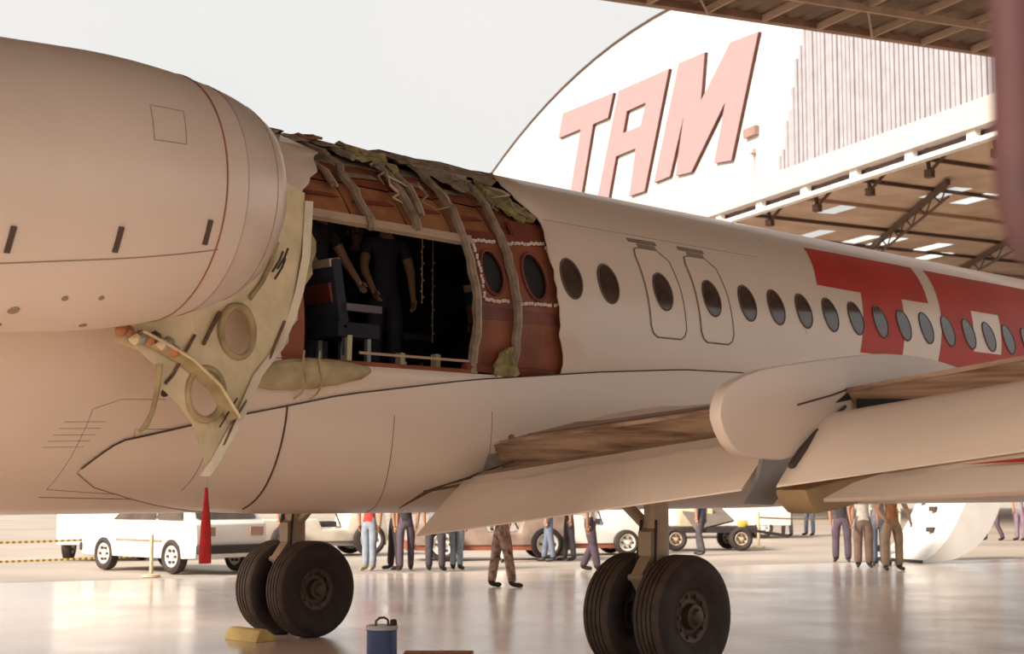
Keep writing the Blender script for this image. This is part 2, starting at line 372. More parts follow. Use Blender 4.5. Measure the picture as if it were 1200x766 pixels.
# ================================================================== AIRCRAFT
AC = thing('airliner', 'white twin jet airliner with a torn open cabin side and red livery lettering', 'airplane')
R, ZC = 1.65, 3.015
def cy(x, ang, r=R):
    a = math.radians(ang); return (x, -r*math.cos(a), ZC+r*math.sin(a))
AFT = [(-17, -3.3), (0, -3.15), (29.8, -3.0), (42, -2.72), (55, -2.47), (60, -2.62), (70, -2.7), (80, -2.6)]
FRO = [(-17, -.17), (0, -.27), (23, -.26), (36, -.16), (45, -.26), (55, -.3), (68, -.14), (80, -.12)]
HA0, HA1 = -17, 79
def rad(x):
    if x > 13.2: t_ = (x-13.2)/3.8; return R*math.sqrt(max(0.0005, 1-t_**2.2))
    if x < -7: t_ = min(1, (-7-x)/9.2); return R*(1-.93*t_**1.6)
    return R
def cen(x):
    if x > 13.2: t_ = (x-13.2)/3.8; return ZC-.45*t_**1.8
    if x < -7: t_ = min(1, (-7-x)/9.2); return ZC+.75*t_**1.5
    return ZC
angs = [-180+3*i for i in range(54)]+[-17]+[-15+3*i for i in range(32)]+[79]+[81+3*i for i in range(33)]
rsk = random.Random(11); jit = {a: (rsk.uniform(-.035, .035), rsk.uniform(-.02, .02)) for a in angs}
def row(a):
    ja, jf = jit[a] if HA0 <= a <= HA1 else (0, 0)
    xa, xf = interp(AFT, a)+ja, interp(FRO, a)+jf
    xs = [-16.2, -15.5, -14.5, -13, -11.5, -10, -9, -8, -7]+[-6+(xa+6)*i/12 for i in range(13)]+[xa+(xf-xa)*i/12 for i in range(1, 13)]+[xf+(3-xf)*i/10 for i in range(1, 11)]
    xs += [4, 5, 6, 7, 8, 9, 10, 11, 12, 13.2, 13.8, 14.5, 15.3, 16, 16.5, 16.8, 17]
    return xs
fus = MB(); N = len(angs); rows = []
for a in angs:
    aa = math.radians(a)
    rows.append([(x, -rad(x)*math.cos(aa), cen(x)+rad(x)*math.sin(aa)) for x in row(a)])
nc = len(rows[0])
for r_ in rows: fus.v += r_
for i in range(N):
    j = (i+1) % N
    for k in range(nc-1):
        if 21 <= k < 33 and HA0 <= angs[i] and angs[j] <= HA1 and j: continue
        fus.f.append((i*nc+k, i*nc+k+1, j*nc+k+1, j*nc+k)); fus.mi.append(0)
fu = fus.build('fuselage', M_SKIN, AC, smooth=True, angle=60)
sd = fu.modifiers.new('thickness', 'SOLIDIFY'); sd.thickness = .014; sd.offset = -1
def seam(pts, r=.007, name='panel_seam', m=M_SEAM, parent=None, n=6, closed=False):
    return MB().tube(pts, r, n, closed=closed).build(name, m, parent or AC, smooth=True)
def cseam(pairs, r=.007, rr=R+.002, parent=None, m=M_SEAM, sub=6, closed=False, name='panel_seam'):
    P = []
    q = pairs+([pairs[0]] if closed else [])
    for (x0, a0), (x1, a1) in zip(q, q[1:]):
        for k in range(sub): t_ = k/sub; P.append(cy(x0+(x1-x0)*t_, a0+(a1-a0)*t_, rr))
    if not closed: P.append(cy(*pairs[-1], rr))
    return seam(P, r, name, m, parent or fu, closed=closed)
def cpatch(pairs, rr, m, name, parent, thick=.006, step=4, label=None, hole=None):
    """flat outline in (x, angle) wrapped onto the barrel"""
    bm = bmesh.new()
    vs_ = [bm.verts.new((x, a*.05, 0)) for x, a in pairs]
    es = [bm.edges.new((vs_[i], vs_[(i+1) % len(vs_)])) for i in range(len(vs_))]
    for h in (hole or []):
        hv = [bm.verts.new((x, a*.05, 0)) for x, a in h]; es += [bm.edges.new((hv[i], hv[(i+1) % len(hv)])) for i in range(len(hv))]
    bmesh.ops.triangle_fill(bm, edges=es, use_beauty=True)
    a0, a1 = min(a for x, a in pairs), max(a for x, a in pairs)
    a = a0+step
    while a < a1-.5:
        bmesh.ops.bisect_plane(bm, geom=list(bm.verts)+list(bm.edges)+list(bm.faces), plane_co=(0, a*.05, 0), plane_no=(0, 1, 0), dist=1e-5); a += step
    for v in bm.verts: v.co = Vector(cy(v.co.x, v.co.y/.05, rr))
    bmesh.ops.recalc_face_normals(bm, faces=bm.faces)
    if thick:
        for f in bm.faces:
            c = f.calc_center_median(); 
            if f.normal.dot(Vector((0, c.y, c.z-ZC))) < 0: f.normal_flip()
        bmesh.ops.solidify(bm, geom=list(bm.faces), thickness=thick)
    me = bpy.data.meshes.new(name); bm.to_mesh(me); bm.free(); me.materials.append(m)
    me.polygons.foreach_set('use_smooth', [True]*len(me.polygons)); me.set_sharp_from_angle(angle=math.radians(30))
    return link(name, me, parent, label)
# ---- livery letters (paint on the skin)
def letter(name, pts, **k): return cpatch(pts, R+.003, M_RED, name, fu, thick=0, label='red painted livery letter', **k)
letter('livery_letter', [(4.47, 51.4), (6.78, 51.4), (6.45, 28), (5.84, 28), (5.50, 2), (4.62, 2), (4.96, 28), (4.09, 28.4)])
letter('livery_letter', [(7.07, 51), (9.9, 51), (9.1, -6), (8.3, -6), (8.42, 2), (7.1, 2), (7.02, -2), (6.25, -2)], hole=[[(7.47, 27.8), (8.18, 27.8), (7.9, 8), (7.2, 8)]])
letter('livery_letter', [(10.3, 51), (11.2, 51), (11.3, 35), (12.1, 51), (13.0, 51), (12.2, -2), (11.4, -2), (11.7, 25), (11.0, 6), (10.7, 25), (10.4, -2), (9.55, -2)])
# ---- cabin windows
def ell(x, a, rx, ra, n=22): return [(x+rx*math.cos(2*PI*k/n), a+ra*math.sin(2*PI*k/n)) for k in range(n)]
wx = [-.05, .457]+[2.617+.507*i for i in range(19)]
A_W = 15.8
win0 = None; rim0 = None
for x in wx:
    if win0 is None:
        win0 = cpatch(ell(0, A_W, .128, 6.5), R+.007, M_GLASS, 'cabin_window', fu, thick=.004, step=3)
        rim0 = cseam(ell(0, A_W, .135, 6.8), .010, R+.004, fu, M_RIM, 2, True, 'window_rim')
        rme = rim0.data; wme = win0.data; bpy.data.objects.remove(rim0); bpy.data.objects.remove(win0)
    o = link('cabin_window', wme, fu, loc=(x, 0, 0)); link('window_rim', rme, fu, loc=(x, 0, 0))
# ---- two overwing exits
for x0, x1 in ((1.00, 1.535), (1.77, 2.295)):
    c = .09; d = 3.2
    po = [(x0+.02+c, 32), (x1-.06-c, 32), (x1-.03, 28), (x1, 17), (x1, d), (x1-.03, .8), (x1-c, -.4), (x0+c, -.4), (x0+.03, .8), (x0, d), (x0, 17), (x0, 28), (x0+.03, 31.2)]
    ex = cpatch(po, R+.006, M_SKIN, 'overwing_exit', fu, thick=.008)
    cseam(po, .009, R+.004, fu, M_DOORL, 3, True, 'exit_outline')
    xm = (x0+x1)/2-.02
    cpatch(ell(xm, 15.6, .128, 6.4), R+.012, M_GLASS, 'cabin_window', fu, thick=.004, step=3)
    cseam(ell(xm, 15.6, .135, 6.7), .009, R+.008, fu, M_RIM, 2, True, 'window_rim')
    cpatch([(x0+.01, 34.4), (x1-.1, 34.4), (x1-.1, 36), (x0+.01, 36)], R+.008, M_DOORL, 'exit_hinge', fu, thick=.008)
    cpatch([(x0+.12, 32.4), (x1-.14, 32.4), (x1-.14, 34), (x0+.12, 34)], R+.006, M_SEAML, 'exit_hinge', fu, thick=.006)
# ---- skin joints, placards
cseam([(3.6, -7), (3.6, 80)], .003, R, fu, M_SEAML); cseam([(-.12, 38), (3.2, 38)], .0025, R, fu, M_SEAML)
for x0, a0 in ((-4.85, -45), (-4.25, -50)):
    for k in range(5): cseam([(x0-.16+.02*k, a0+2*k), (x0+.16+.02*k, a0+2*k+.5)], .0025, R-.0005, fu, M_SEAML)
cseam([(-4.35, -38.5), (-4.0, -38), (-3.97, -52), (-4.25, -52.5)], .003, R, fu, M_SEAML, closed=True)
cseam([(-4.75, -33), (-4.55, -30), (-4.2, -29.5)], .0025, R, fu, M_SEAML); cseam([(-4.75, -33), (-4.75, -62), (-3.9, -66)], .003, R, fu, M_SEAML)
cseam([(-4.75, -66.5), (-3.95, -68)], .005, R, fu, M_SEAML)
for x, a in ((-4.22, -27.5), (-3.55, -29)): cpatch(ell(x, a, .035, 1.3, 12), R+.004, M_SEAM, 'drain_hole', fu, thick=.004)
# ---- belly fairing round the wing root
SEAM = [(-4.62, -52), (-4.55, -47), (-4.44, -42), (-3.73, -34.5), (-2.62, -25.5), (-1.3, -18.9), (.28, -13.6), (1.5, -10.5), (2.5, -9.8), (4, -11), (5.2, -16), (6.2, -35), (6.6, -60)]
SEAMB = [(-4.62, -54), (-4.4, -60), (-3.8, -68), (-3.0, -78), (-2.0, -90), (4.5, -90), (5.6, -80), (6.6, -62)]
def fair(x, s_):
    """s_ 0..1 from the upper seam down to the lower one"""
    aS, aB = interp(SEAM, x), interp(SEAMB, x); ang = aS+(aB-aS)*s_
    c = Vector(cy(x, ang, R+.012))
    bl = sm((x+4.6)/3.6)*(1-sm((x-3.8)/2.6))
    y0, z0 = R*math.cos(math.radians(aS)), ZC+R*math.sin(math.radians(aS)); zb = 1.345
    th = s_*PI/2; n_ = 3.6
    bx = Vector((x, -(y0+.012)*max(0, math.cos(th))**(2/n_), z0-(z0-zb)*max(0, math.sin(th))**(2/n_)))
    p = c.lerp(bx, bl)
    bump = .035*sm((x+4.65)/.5)*math.sin(PI*min(1, s_*1.2+.02))*(1-bl)
    d = Vector((0, p.y, p.z-ZC)).normalized(); p += d*bump
    return p
fb = MB(); xs = [-4.62, -4.6, -4.57, -4.53, -4.47, -4.4, -4.3, -4.1, -3.9]+[-3.7+.25*i for i in range(38)]+[6., 6.3, 6.6]
xs = sorted(set(round(x, 3) for x in xs if x <= 6.6))
S = [i/20 for i in range(21)]
fb.grid([[fair(x, s_) for s_ in S] for x in xs]); fb.grid([[Vector((p.x, -p.y, p.z)) for p in [fair(x, s_) for s_ in S]] for x in xs], flip=True)
bf = fb.build('belly_fairing', M_SKIN, AC, smooth=True, angle=60)
def off(p, d=.004): q = Vector((0, p.y, p.z-ZC)).normalized(); return p+q*d
seam([off(fair(x, 0), .002) for x in xs if x < 3.2], .006, parent=bf)
seam([off(fair(x, 1), .0) for x in xs if x < -2.2], .005, parent=bf, m=M_SEAML)
seam([off(fair(-3.12+.5*s_*s_*.6, s_), .003) for s_ in S[:18]], .008, parent=bf)
seam([off(fair(-2.10+.6*s_*s_, s_), .001) for s_ in S[1:18]], .004, parent=bf, m=M_SEAML)
seam([off(fair(-3.75+.1*s_, s_), .001) for s_ in S[2:15]], .003, parent=bf, m=M_SEAML)
seam([off(fair(-1.05+.1*s_, s_), .001) for s_ in S[1:12]], .003, parent=bf, m=M_SEAML)
mk = MB(); q = [off(fair(x, s_), .005) for x, s_ in ((-.13, .13), (-.06, .21), (.12, .23), (.03, .26), (-.08, .24))]; mk.add(q, [(0, 1, 2), (1, 3, 2), (1, 4, 3)]); mk.build('puncture', M_DARK, bf, label='small black tear in the fairing')
for x, s_, r_ in ((-.80, .15, .035), (1.75, .12, .04)):
    c = off(fair(x, s_), .002); MB().lathe([(-.01, 0.001), (-.01, r_), (.006, r_), (.008, .001)], 14, c, 'Y').build('access_port', M_DOORL, bf)
# bracket and fuel stain round the fairing's rear
q = MB(); c = off(fair(-.86, .36), .0)
q.grid([[off(fair(-1.05+.09*i, .22+.05*j), .012+.03*random.random()) for i in range(6)] for j in range(5)]); q.build('crumpled_bracket', mat('smudge_grey', (.38, .30, .24), .7, var=.2, scale=8), bf, smooth=True)
seam([off(fair(-1.55+.2*i, .50-.035*i), .006) for i in range(8)], .012, parent=bf, m=M_BAY)
# ---- wing
def mir(p, s): return (p[0], p[1]*s, p[2])
WS = [ # y, upper from shroud edge to nose, lower from nose back
 (1.10, [(-.95, 1.93), (-.3, 2.08), (.5, 2.26), (1.3, 2.38), (2.2, 2.42), (3.1, 2.36), (3.7, 2.18), (3.98, 1.95)], [(3.8, 1.76), (3.0, 1.60), (1.6, 1.50), (.2, 1.50), (-.5, 1.58), (-.93, 1.915)]),
 (1.9, [(-1.02, 1.98), (-.4, 2.09), (.4, 2.24), (1.1, 2.33), (2.0, 2.37), (2.8, 2.31), (3.4, 2.14), (3.66, 1.95)], [(3.5, 1.79), (2.8, 1.66), (1.5, 1.57), (.2, 1.57), (-.5, 1.66), (-1.0, 1.965)]),
 (5.2, [(-1.55, 2.19), (-1.0, 2.27), (-.4, 2.34), (.2, 2.37), (.9, 2.38), (1.6, 2.34), (2.1, 2.24), (2.36, 2.12)], [(2.2, 2.0), (1.6, 1.93), (.8, 1.89), (-.2, 1.90), (-.9, 1.97), (-1.53, 2.175)]),
 (9.0, [(-2.12, 2.53), (-1.7, 2.58), (-1.3, 2.62), (-.8, 2.64), (-.3, 2.645), (.2, 2.61), (.65, 2.54), (.88, 2.44)], [(.7, 2.36), (.3, 2.31), (-.3, 2.29), (-.9, 2.31), (-1.5, 2.36), (-2.1, 2.515)]),
 (14.0, [(-2.7, 2.95), (-2.4, 2.98), (-2.1, 3.0), (-1.8, 3.01), (-1.5, 3.01), (-1.2, 2.99), (-1.0, 2.95), (-.88, 2.90)], [(-1.0, 2.86), (-1.2, 2.84), (-1.5, 2.83), (-1.9, 2.84), (-2.3, 2.88), (-2.68, 2.93)])]
for s, side in ((-1, 'starboard'), (1, 'port')):
    wb = MB(); rws = []
    for (ya, ua, la), (yb, ub_, lb) in zip(WS, WS[1:]):
        for k in range(6):
            t_ = k/6; rws.append([(pa[0]+(pb[0]-pa[0])*t_, s*(ya+(yb-ya)*t_), pa[1]+(pb[1]-pa[1])*t_) for pa, pb in zip(ua+la, ub_+lb)])
    rws.append([(p[0], s*14.0, p[1]) for p in WS[-1][1]+WS[-1][2]])
    wb.grid(rws, closed=True); n_ = len(rws[0])
    wb.f.append(tuple((len(rws)-1)*n_+k for k in range(n_))); wb.mi.append(0)
    wing = wb.build('wing', M_WING, AC, smooth=True, angle=45)
    # dark flap bay wall under the upper shroud
    bb = MB(); bb.grid([[(interp([(1.1, -.945), (1.9, -1.012), (5.2, -1.542), (9, -2.112)], y), s*y, interp([(1.1, 1.93), (1.9, 1.98), (5.2, 2.19), (9, 2.53)], y)-.022) for y in (1.3, 3, 5.2, 7, 9.3)], [(interp([(1.2, -.72), (5.2, -1.32), (9, -1.85)], y), s*y, interp([(1.2, 1.62), (5.2, 1.93), (9, 2.33)], y)) for y in (1.3, 3, 5.2, 7, 9.3)]])
    bb.build('flap_bay', mat('streaked_bay', (.44, .29, .19), .65, scale=2.2, stretch=(7, .5, 9), col2=(.17, .085, .045)), wing)
    # stained band and spoiler joints on the upper skin close to the shroud edge
    st = MB()
    def upper(y, k):
        for (ya, ua, la), (yb, ub_, lb) in zip(WS, WS[1:]):
            if y <= yb: t_ = (y-ya)/(yb-ya); return Vector((ua[k][0]+(ub_[k][0]-ua[k][0])*t_, s*y, ua[k][1]+(ub_[k][1]-ua[k][1])*t_))
    ys = [1.62+.2*i for i in range(38)]
    st.grid([[upper(y, 0)+Vector((.01, 0, .006)) for y in ys], [upper(y, 0).lerp(upper(y, 1), .5)+Vector((0, 0, .006)) for y in ys], [upper(y, 1)+Vector((0, 0, .006)) for y in ys], [upper(y, 1).lerp(upper(y, 2), .4)+Vector((0, 0, .006)) for y in ys]])
    st.grid([[upper(y, 0)+Vector((-.006, 0, .008)) for y in ys], [upper(y, 0)+Vector((-.004, 0, -.022)) for y in ys]]); st.build('stained_shroud', M_DIRT, wing, smooth=True)
    MB().box((-1.50, s*5.78, 2.09), (.08, .55, .13)).build('slot_shade_box', M_DARK, wing)  # black box added in the bay, stands for the slot's shade
    seam([upper(y, 0).lerp(upper(y, 1), .56)+Vector((0, 0, .005)) for y in ys], .006, parent=wing, m=M_BAY, name='spoiler_joint')
    seam([upper(y, 1).lerp(upper(y, 2), .4)+Vector((0, 0, .003)) for y in ys], .008, parent=wing, m=M_DIRT, name='spoiler_joint')
def flap(name, ya, LEa, TEa, yb, LEb, TEb, th, s, m, nseg=8):
    fbm = MB(); rws = []
    prof = [(0, 0), (.02, .5), (.08, .8), (.2, 1), (.4, .92), (.65, .62), (1, .06), (1, -.06), (.7, -.12), (.4, -.25), (.15, -.35), (.04, -.25)]
    for i in range(nseg+1):
        t_ = i/nseg; y = ya+(yb-ya)*t_
        le = Vector((LEa[0]+(LEb[0]-LEa[0])*t_, 0, LEa[1]+(LEb[1]-LEa[1])*t_)); te = Vector((TEa[0]+(TEb[0]-TEa[0])*t_, 0, TEa[1]+(TEb[1]-TEa[1])*t_))
        d = te-le; nrm = Vector((-d.z, 0, d.x)).normalized()
        if nrm.z < 0: nrm = -nrm
        rws.append([tuple(le+d*a+nrm*(th*b)+Vector((0, s*y, 0))) for a, b in prof])
    fbm.grid(rws, closed=True); n_ = len(prof)
    fbm.f += [tuple(range(n_)), tuple(nseg*n_+k for k in range(n_))]; fbm.mi += [0, 0]
    return fbm.build(name, m, AC, smooth=True, angle=50)
m_flap = mat('flap_paint', (.90, .72, .575), .4, var=.06, scale=1.3, stretch=(1.5, .3, 1.5), coat=.1)
m_flapd = mat('flap_streak', (.45, .30, .20), .5, var=.2, scale=2.5, stretch=(5, .5, 5))
for s in (1, -1):
    up_ = 0 if s < 0 else 1                                           # the port flaps are up
    fi = flap('inboard_flap', 1.42, (-.98, 1.68+.14*up_), (-1.76, 1.175+.55*up_), 5.13, (-1.60, 1.98+.13*up_), (-2.30, 1.555+.45*up_), .09-.03*up_, s, m_flap)
    fo = flap('outboard_flap', 5.42, (-1.66, 2.03), (-2.33, 1.575), 9.3, (-2.2, 2.38), (-2.72, 2.0), .085, s, m_flap)
    if up_: continue
    sk_ = MB()                                                       # dirty streaked strip along the flap nose
    def fl_pt(t_, a, off_=.0):
        le = Vector((-.98-.62*t_, 0, 1.68+.30*t_)); te = Vector((-1.76-.54*t_, 0, 1.175+.38*t_)); d = te-le; nrm = Vector((d.z, 0, -d.x)).normalized(); nrm = nrm if nrm.z > 0 else -nrm
        h = interp([(0, 0), (.02, .5), (.08, .8), (.2, 1), (.4, .92), (.65, .62), (1, .06)], a)
        return le+d*a+nrm*(.09*h+off_)+Vector((0, s*(1.42+3.71*t_), 0))
    sk_.grid([[fl_pt(i/30, a, .004) for i in range(31)] for a in (.02, .05, .08, .14, .2)]); sk_.build('flap_stain', m_flapd, fi, smooth=True)
    ro = random.Random(4)
    sk_ = MB()
    sk_.grid([[fl_pt(.0+i/26, .2+.001*j, .004) if j == 0 else fl_pt(i/26, .2+(.11+.07*ro.random())*j, .004) for i in range(24)] for j in range(2)]); sk_.build('flap_stain', M_WING, fi, smooth=True)
seam([fl_pt(0.0, a, .004) for a in (.0,)]+[(-1.0, 1.42, 1.75)], .004, parent=AC) if False else None
# dark jagged crack between fairing and flap end
ck = MB(); cl = [(-1.78, -1.22, 1.40), (-1.68, -1.36, 1.50), (-1.62, -1.40, 1.54), (-1.45, -1.45, 1.60), (-1.22, -1.50, 1.66), (-1.0, -1.56, 1.74), (-.9, -1.7, 1.80)]
ck.tube(cl, [.004, .014, .016, .008, .012, .009, .006], 6); ck.build('flap_gap', M_SEAM, AC, smooth=True)
# lower trailing segment of the outboard flap
ta = MB()
top = [(-2.36, -6.22, 1.66), (-2.42, -6.8, 1.73), (-2.5, -7.6, 1.82), (-2.66, -9.0, 1.97)]; mid = [(-2.52, -6.1, 1.60), (-2.62, -6.8, 1.63), (-2.7, -7.6, 1.68), (-2.85, -9.0, 1.80)]
low = [(-2.66, -5.98, 1.505), (-2.76, -6.75, 1.53), (-2.84, -7.6, 1.57), (-2.98, -9.0, 1.67)]; bot = [(-2.62, -5.96, 1.485), (-2.70, -6.75, 1.505), (-2.77, -7.6, 1.545), (-2.9, -9.0, 1.64)]
ret = [(-2.2, -6.1, 1.56), (-2.2, -6.8, 1.60), (-2.28, -7.6, 1.66), (-2.45, -9, 1.80)]
ta.grid([top, mid, low, bot, ret, top]); ta.f += [(0, 4, 8, 12, 16), (3, 7, 11, 15, 19)]; ta.mi += [0, 0]
fa = ta.build('aft_flap', M_SKIN, AC, smooth=True, angle=70)
sr = MB(); sr.add([(-2.545, -6.80, 1.682), (-2.60, -7.6, 1.75), (-2.66, -7.6, 1.705)], [(0, 1, 2)]); sr.v = [(x-.012, y, z+.012) for x, y, z in sr.v]; sr.build('red_stripe', M_RED, fa)
# flap track fairing between the two flaps
FO = [(-2.94, 1.98), (-2.91, 2.11), (-2.81, 2.2), (-2.54, 2.29), (-2.09, 2.36), (-1.49, 2.44), (-1.07, 2.48), (-.62, 2.485), (-.27, 2.46), (.1, 2.40), (.2, 2.30), (-.5, 2.16), (-1.3, 2.08), (-1.66, 2.06), (-1.91, 1.93), (-2.2, 1.76), (-2.43, 1.745), (-2.69, 1.76), (-2.84, 1.83)]
def spl(p, n=3):
    o_ = []
    for i in range(len(p)):
        a, b, c, d = p[i-1], p[i], p[(i+1) % len(p)], p[(i+2) % len(p)]
        for k in range(n):
            t_ = k/n; o_.append(tuple(.5*((2*b[q])+(-a[q]+c[q])*t_+(2*a[q]-5*b[q]+4*c[q]-d[q])*t_*t_+(-a[q]+3*b[q]-3*c[q]+d[q])*t_**3) for q in (0, 1)))
    return o_
for s in (1, -1):
    ft = MB().prism(spl(FO, 2), lambda a, b_, t_: (a, s*t_, b_), 5.37, 5.46).build('flap_track_fairing', M_NAC, AC); bevel(ft, .018, 2, 50)
    lf = MB().prism([(-2.28, 1.56), (-1.9, 1.62), (-1.33, 1.68), (-.4, 1.80), (.3, 1.9), (-.3, 1.72), (-1.2, 1.55), (-1.6, 1.48), (-1.9, 1.43), (-2.14, 1.41), (-2.23, 1.47)], lambda a, b_, t_: (a, s*t_, b_), 5.36, 5.60).build('track_fairing_lower', M_TAN, ft, label='tan lower shell of the track fairing'); bevel(lf, .03, 2, 50)
    gp = MB().prism([(-2.18, 1.78), (-1.8, 1.80), (-1.85, 1.63), (-2.09, 1.46), (-2.40, 1.47), (-2.24, 1.63)], lambda a, b_, t_: (a, s*t_, b_), 5.19, 5.22).build('flap_track', M_GREY, ft, label='bare grey flap track plate')
seam([(-2.24, -5.47, 1.70), (-2.12, -5.475, 1.80), (-1.95, -5.475, 1.92), (-1.75, -5.475, 2.03), (-1.62, -5.475, 2.10)], [.025, .03, .022, .014, .01], parent=ft)
seam([(-2.15, -5.466, 2.09), (-1.75, -5.466, 2.17), (-1.55, -5.466, 2.22)], .006, parent=ft)
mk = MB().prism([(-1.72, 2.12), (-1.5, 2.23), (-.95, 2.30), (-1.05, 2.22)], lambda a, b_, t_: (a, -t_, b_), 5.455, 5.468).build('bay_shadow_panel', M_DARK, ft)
# ---- engines
NY, NX = 2.6, -4.39
def nz_(x): return 3.454+.067*(x-NX)
prof = [(-.62, .0), (-.62, .48), (-.35, .46), (-.15, .445), (-.03, .46), (0, .50)]
for i in range(1, 19): t_ = i/18; prof.append((-1.425*t_, .5+.362*(1-(1-t_)**1.81)**(1/1.81)))
prof += [(-2.0, .866), (-2.6, .862), (-3.2, .84), (-3.9, .77), (-4.6, .66), (-5.3, .53), (-5.6, .46), (-5.55, .42), (-4.8, .45), (-4.5, .0)]
for s in (-1, 1):
    nb = MB(); nb.lathe([(NX+a, r_) for a, r_ in prof], 64, (0, s*NY, 0), 'X')
    nb.v = [(x, y, z+nz_(x)) for x, y, z in nb.v]
    nac = nb.build('engine_nacelle', [M_NAC], AC, smooth=True, angle=40)
    lp = MB(); pr = [(NX+a, r_+.004) for a, r_ in prof[3:12]]; lp.lathe(pr, 64, (0, s*NY, 0), 'X'); lp.v = [(x, y, z+nz_(x)) for x, y, z in lp.v]
    lp.build('inlet_lip', M_LIP, nac, smooth=True, angle=60, normals=True)
    def nring(x, r_, a0, a1, n=40): return [(x, s*(NY+r_*math.cos(math.radians(a0+(a1-a0)*k/n))), nz_(x)+r_*math.sin(math.radians(a0+(a1-a0)*k/n))) for k in range(n+1)]
    def nr_(x): return interp(sorted((NX+a, r_) for a, r_ in prof[5:30]), x)
    seam(nring(-5.05, nr_(-5.05)+.001, -100, 150, 60), .006, parent=nac, m=M_LINING)
    seam(nring(-4.58, nr_(-4.58)+.001, -120, 160, 60), .006, parent=nac, m=M_SEAML)
    seam([nring(x, nr_(x)+.001, -31-(x+5.0)*-5.4, 0, 1)[0] for x in [-5.03-.1*i for i in range(22)]], .004, parent=nac, m=M_SEAML)
    for x, a in ((-6.42, -29), (-5.77, -27), (-5.155, -23)):
        p = Vector(nring(x, nr_(x), a, a, 1)[0]); d = Vector((0, p.y-s*NY, p.z-nz_(x))).normalized(); tg = Vector((0, d.z, -d.y)).normalized()
        Mx = Matrix((Vector((1, 0, 0)), tg, d)).transposed()
        MB().box(p, (.032, .155, .02), M=Mx).build('cowl_vent', M_SEAM, nac)
    for x0, a0, x1, a1 in ((-5.57, 29, -5.33, 29), (-5.33, 29, -5.36, 13), (-5.36, 13, -5.59, 13), (-5.59, 13, -5.57, 29)):
        seam([nring(x0+(x1-x0)*k/6, nr_(x0+(x1-x0)*k/6)+.0005, a0+(a1-a0)*k/6, 0, 1)[0] for k in range(7)], .0025, parent=nac, m=M_SEAML)
    for x, a, r_ in ((-6.2, -63, .035), (-5.94, -55, .02), (-5.71, -54.5, .018), (-5.65, -77, .025), (-6.2, -76, .025)):
        p = Vector(nring(x, nr_(x)+.001, a, a, 1)[0]); d = Vector((0, p.y-s*NY, p.z-nz_(x))).normalized()
        MB().tube([p-d*.004, p+d*.004], r_, 10).build('drain_port', M_DOORL, nac)
    # pylon from the fuselage to the nacelle
    py = MB(); sec = [(-8.2, 0), (-7.4, .12), (-6.4, .17), (-5.7, .14), (-5.35, .06), (-5.3, 0), (-5.35, -.06), (-5.7, -.14), (-6.4, -.17), (-7.4, -.12)]
    py.grid([[(x, s*y, 3.38+z) for x, z in sec] for y in (1.4, 2.1)], closed=True); py.build('engine_pylon', M_SKIN, AC, smooth=True)
# fin and tailplane (outside the picture)
fn = MB().prism([(-16.4, 4.0), (-10.6, 4.55), (-13.6, 7.9), (-16.6, 8.0)], lambda a, b_, t_: (a, t_, b_), -.12, .12).build('tail_fin', M_SKIN, AC)
MB().prism([(-16.9, 5), (-15.6, 5), (-14.2, 0), (-15.6, -5), (-16.9, -5), (-16.6, 0)], lambda a, b_, t_: (a, b_, t_), 7.9, 8.05).build('tailplane', M_SKIN, AC)
# ---- landing gear
def wheel(parent, c, rad_=.508, wd=.34):
    h = wd/2; k = rad_
    pf = [(-h*.55, .2*k/.5), (-h*.80, .29), (-h, .36*k/.508), (-h*.98, .43), (-h*.80, .483), (-h*.62, .5)]
    gr = []
    for g in (-.42, -.14, .14, .42): gr += [(h*(g-.05), k), (h*(g-.04), k-.014), (h*(g+.04), k-.014), (h*(g+.05), k)]
    pf2 = [(-a, r_) for a, r_ in reversed(pf)]
    full = pf+gr+pf2
    n6 = len(pf)
    wm = MB(); wm.lathe(full, 48, c, 'Y', mifun=lambda i: 1 if n6-2 <= i < len(full)-n6+1 else 0)
    wh = wm.build('wheel', [M_TYRE, M_TREAD], parent, smooth=True, angle=40)
    hb_ = MB()
    for sg in (-1, 1):
        hb_.lathe([(sg*h*.5, .225), (sg*h*.62, .215), (sg*h*.55, .17), (sg*h*.42, .15), (sg*h*.45, .11), (sg*h*.8, .10), (sg*h*.86, .07), (sg*h*1.05, .055), (sg*h*1.1, .035), (sg*h*1.1, .001)], 32, c, 'Y')
        for k_ in range(10):
            a = 2*PI*k_/10; hb_.box((c[0]+.175*math.cos(a), c[1]+sg*h*.58, c[2]+.175*math.sin(a)), (.03, .03, .03))
    hb_.build('hub', M_HUB, wh, smooth=True, angle=30)
    return wh
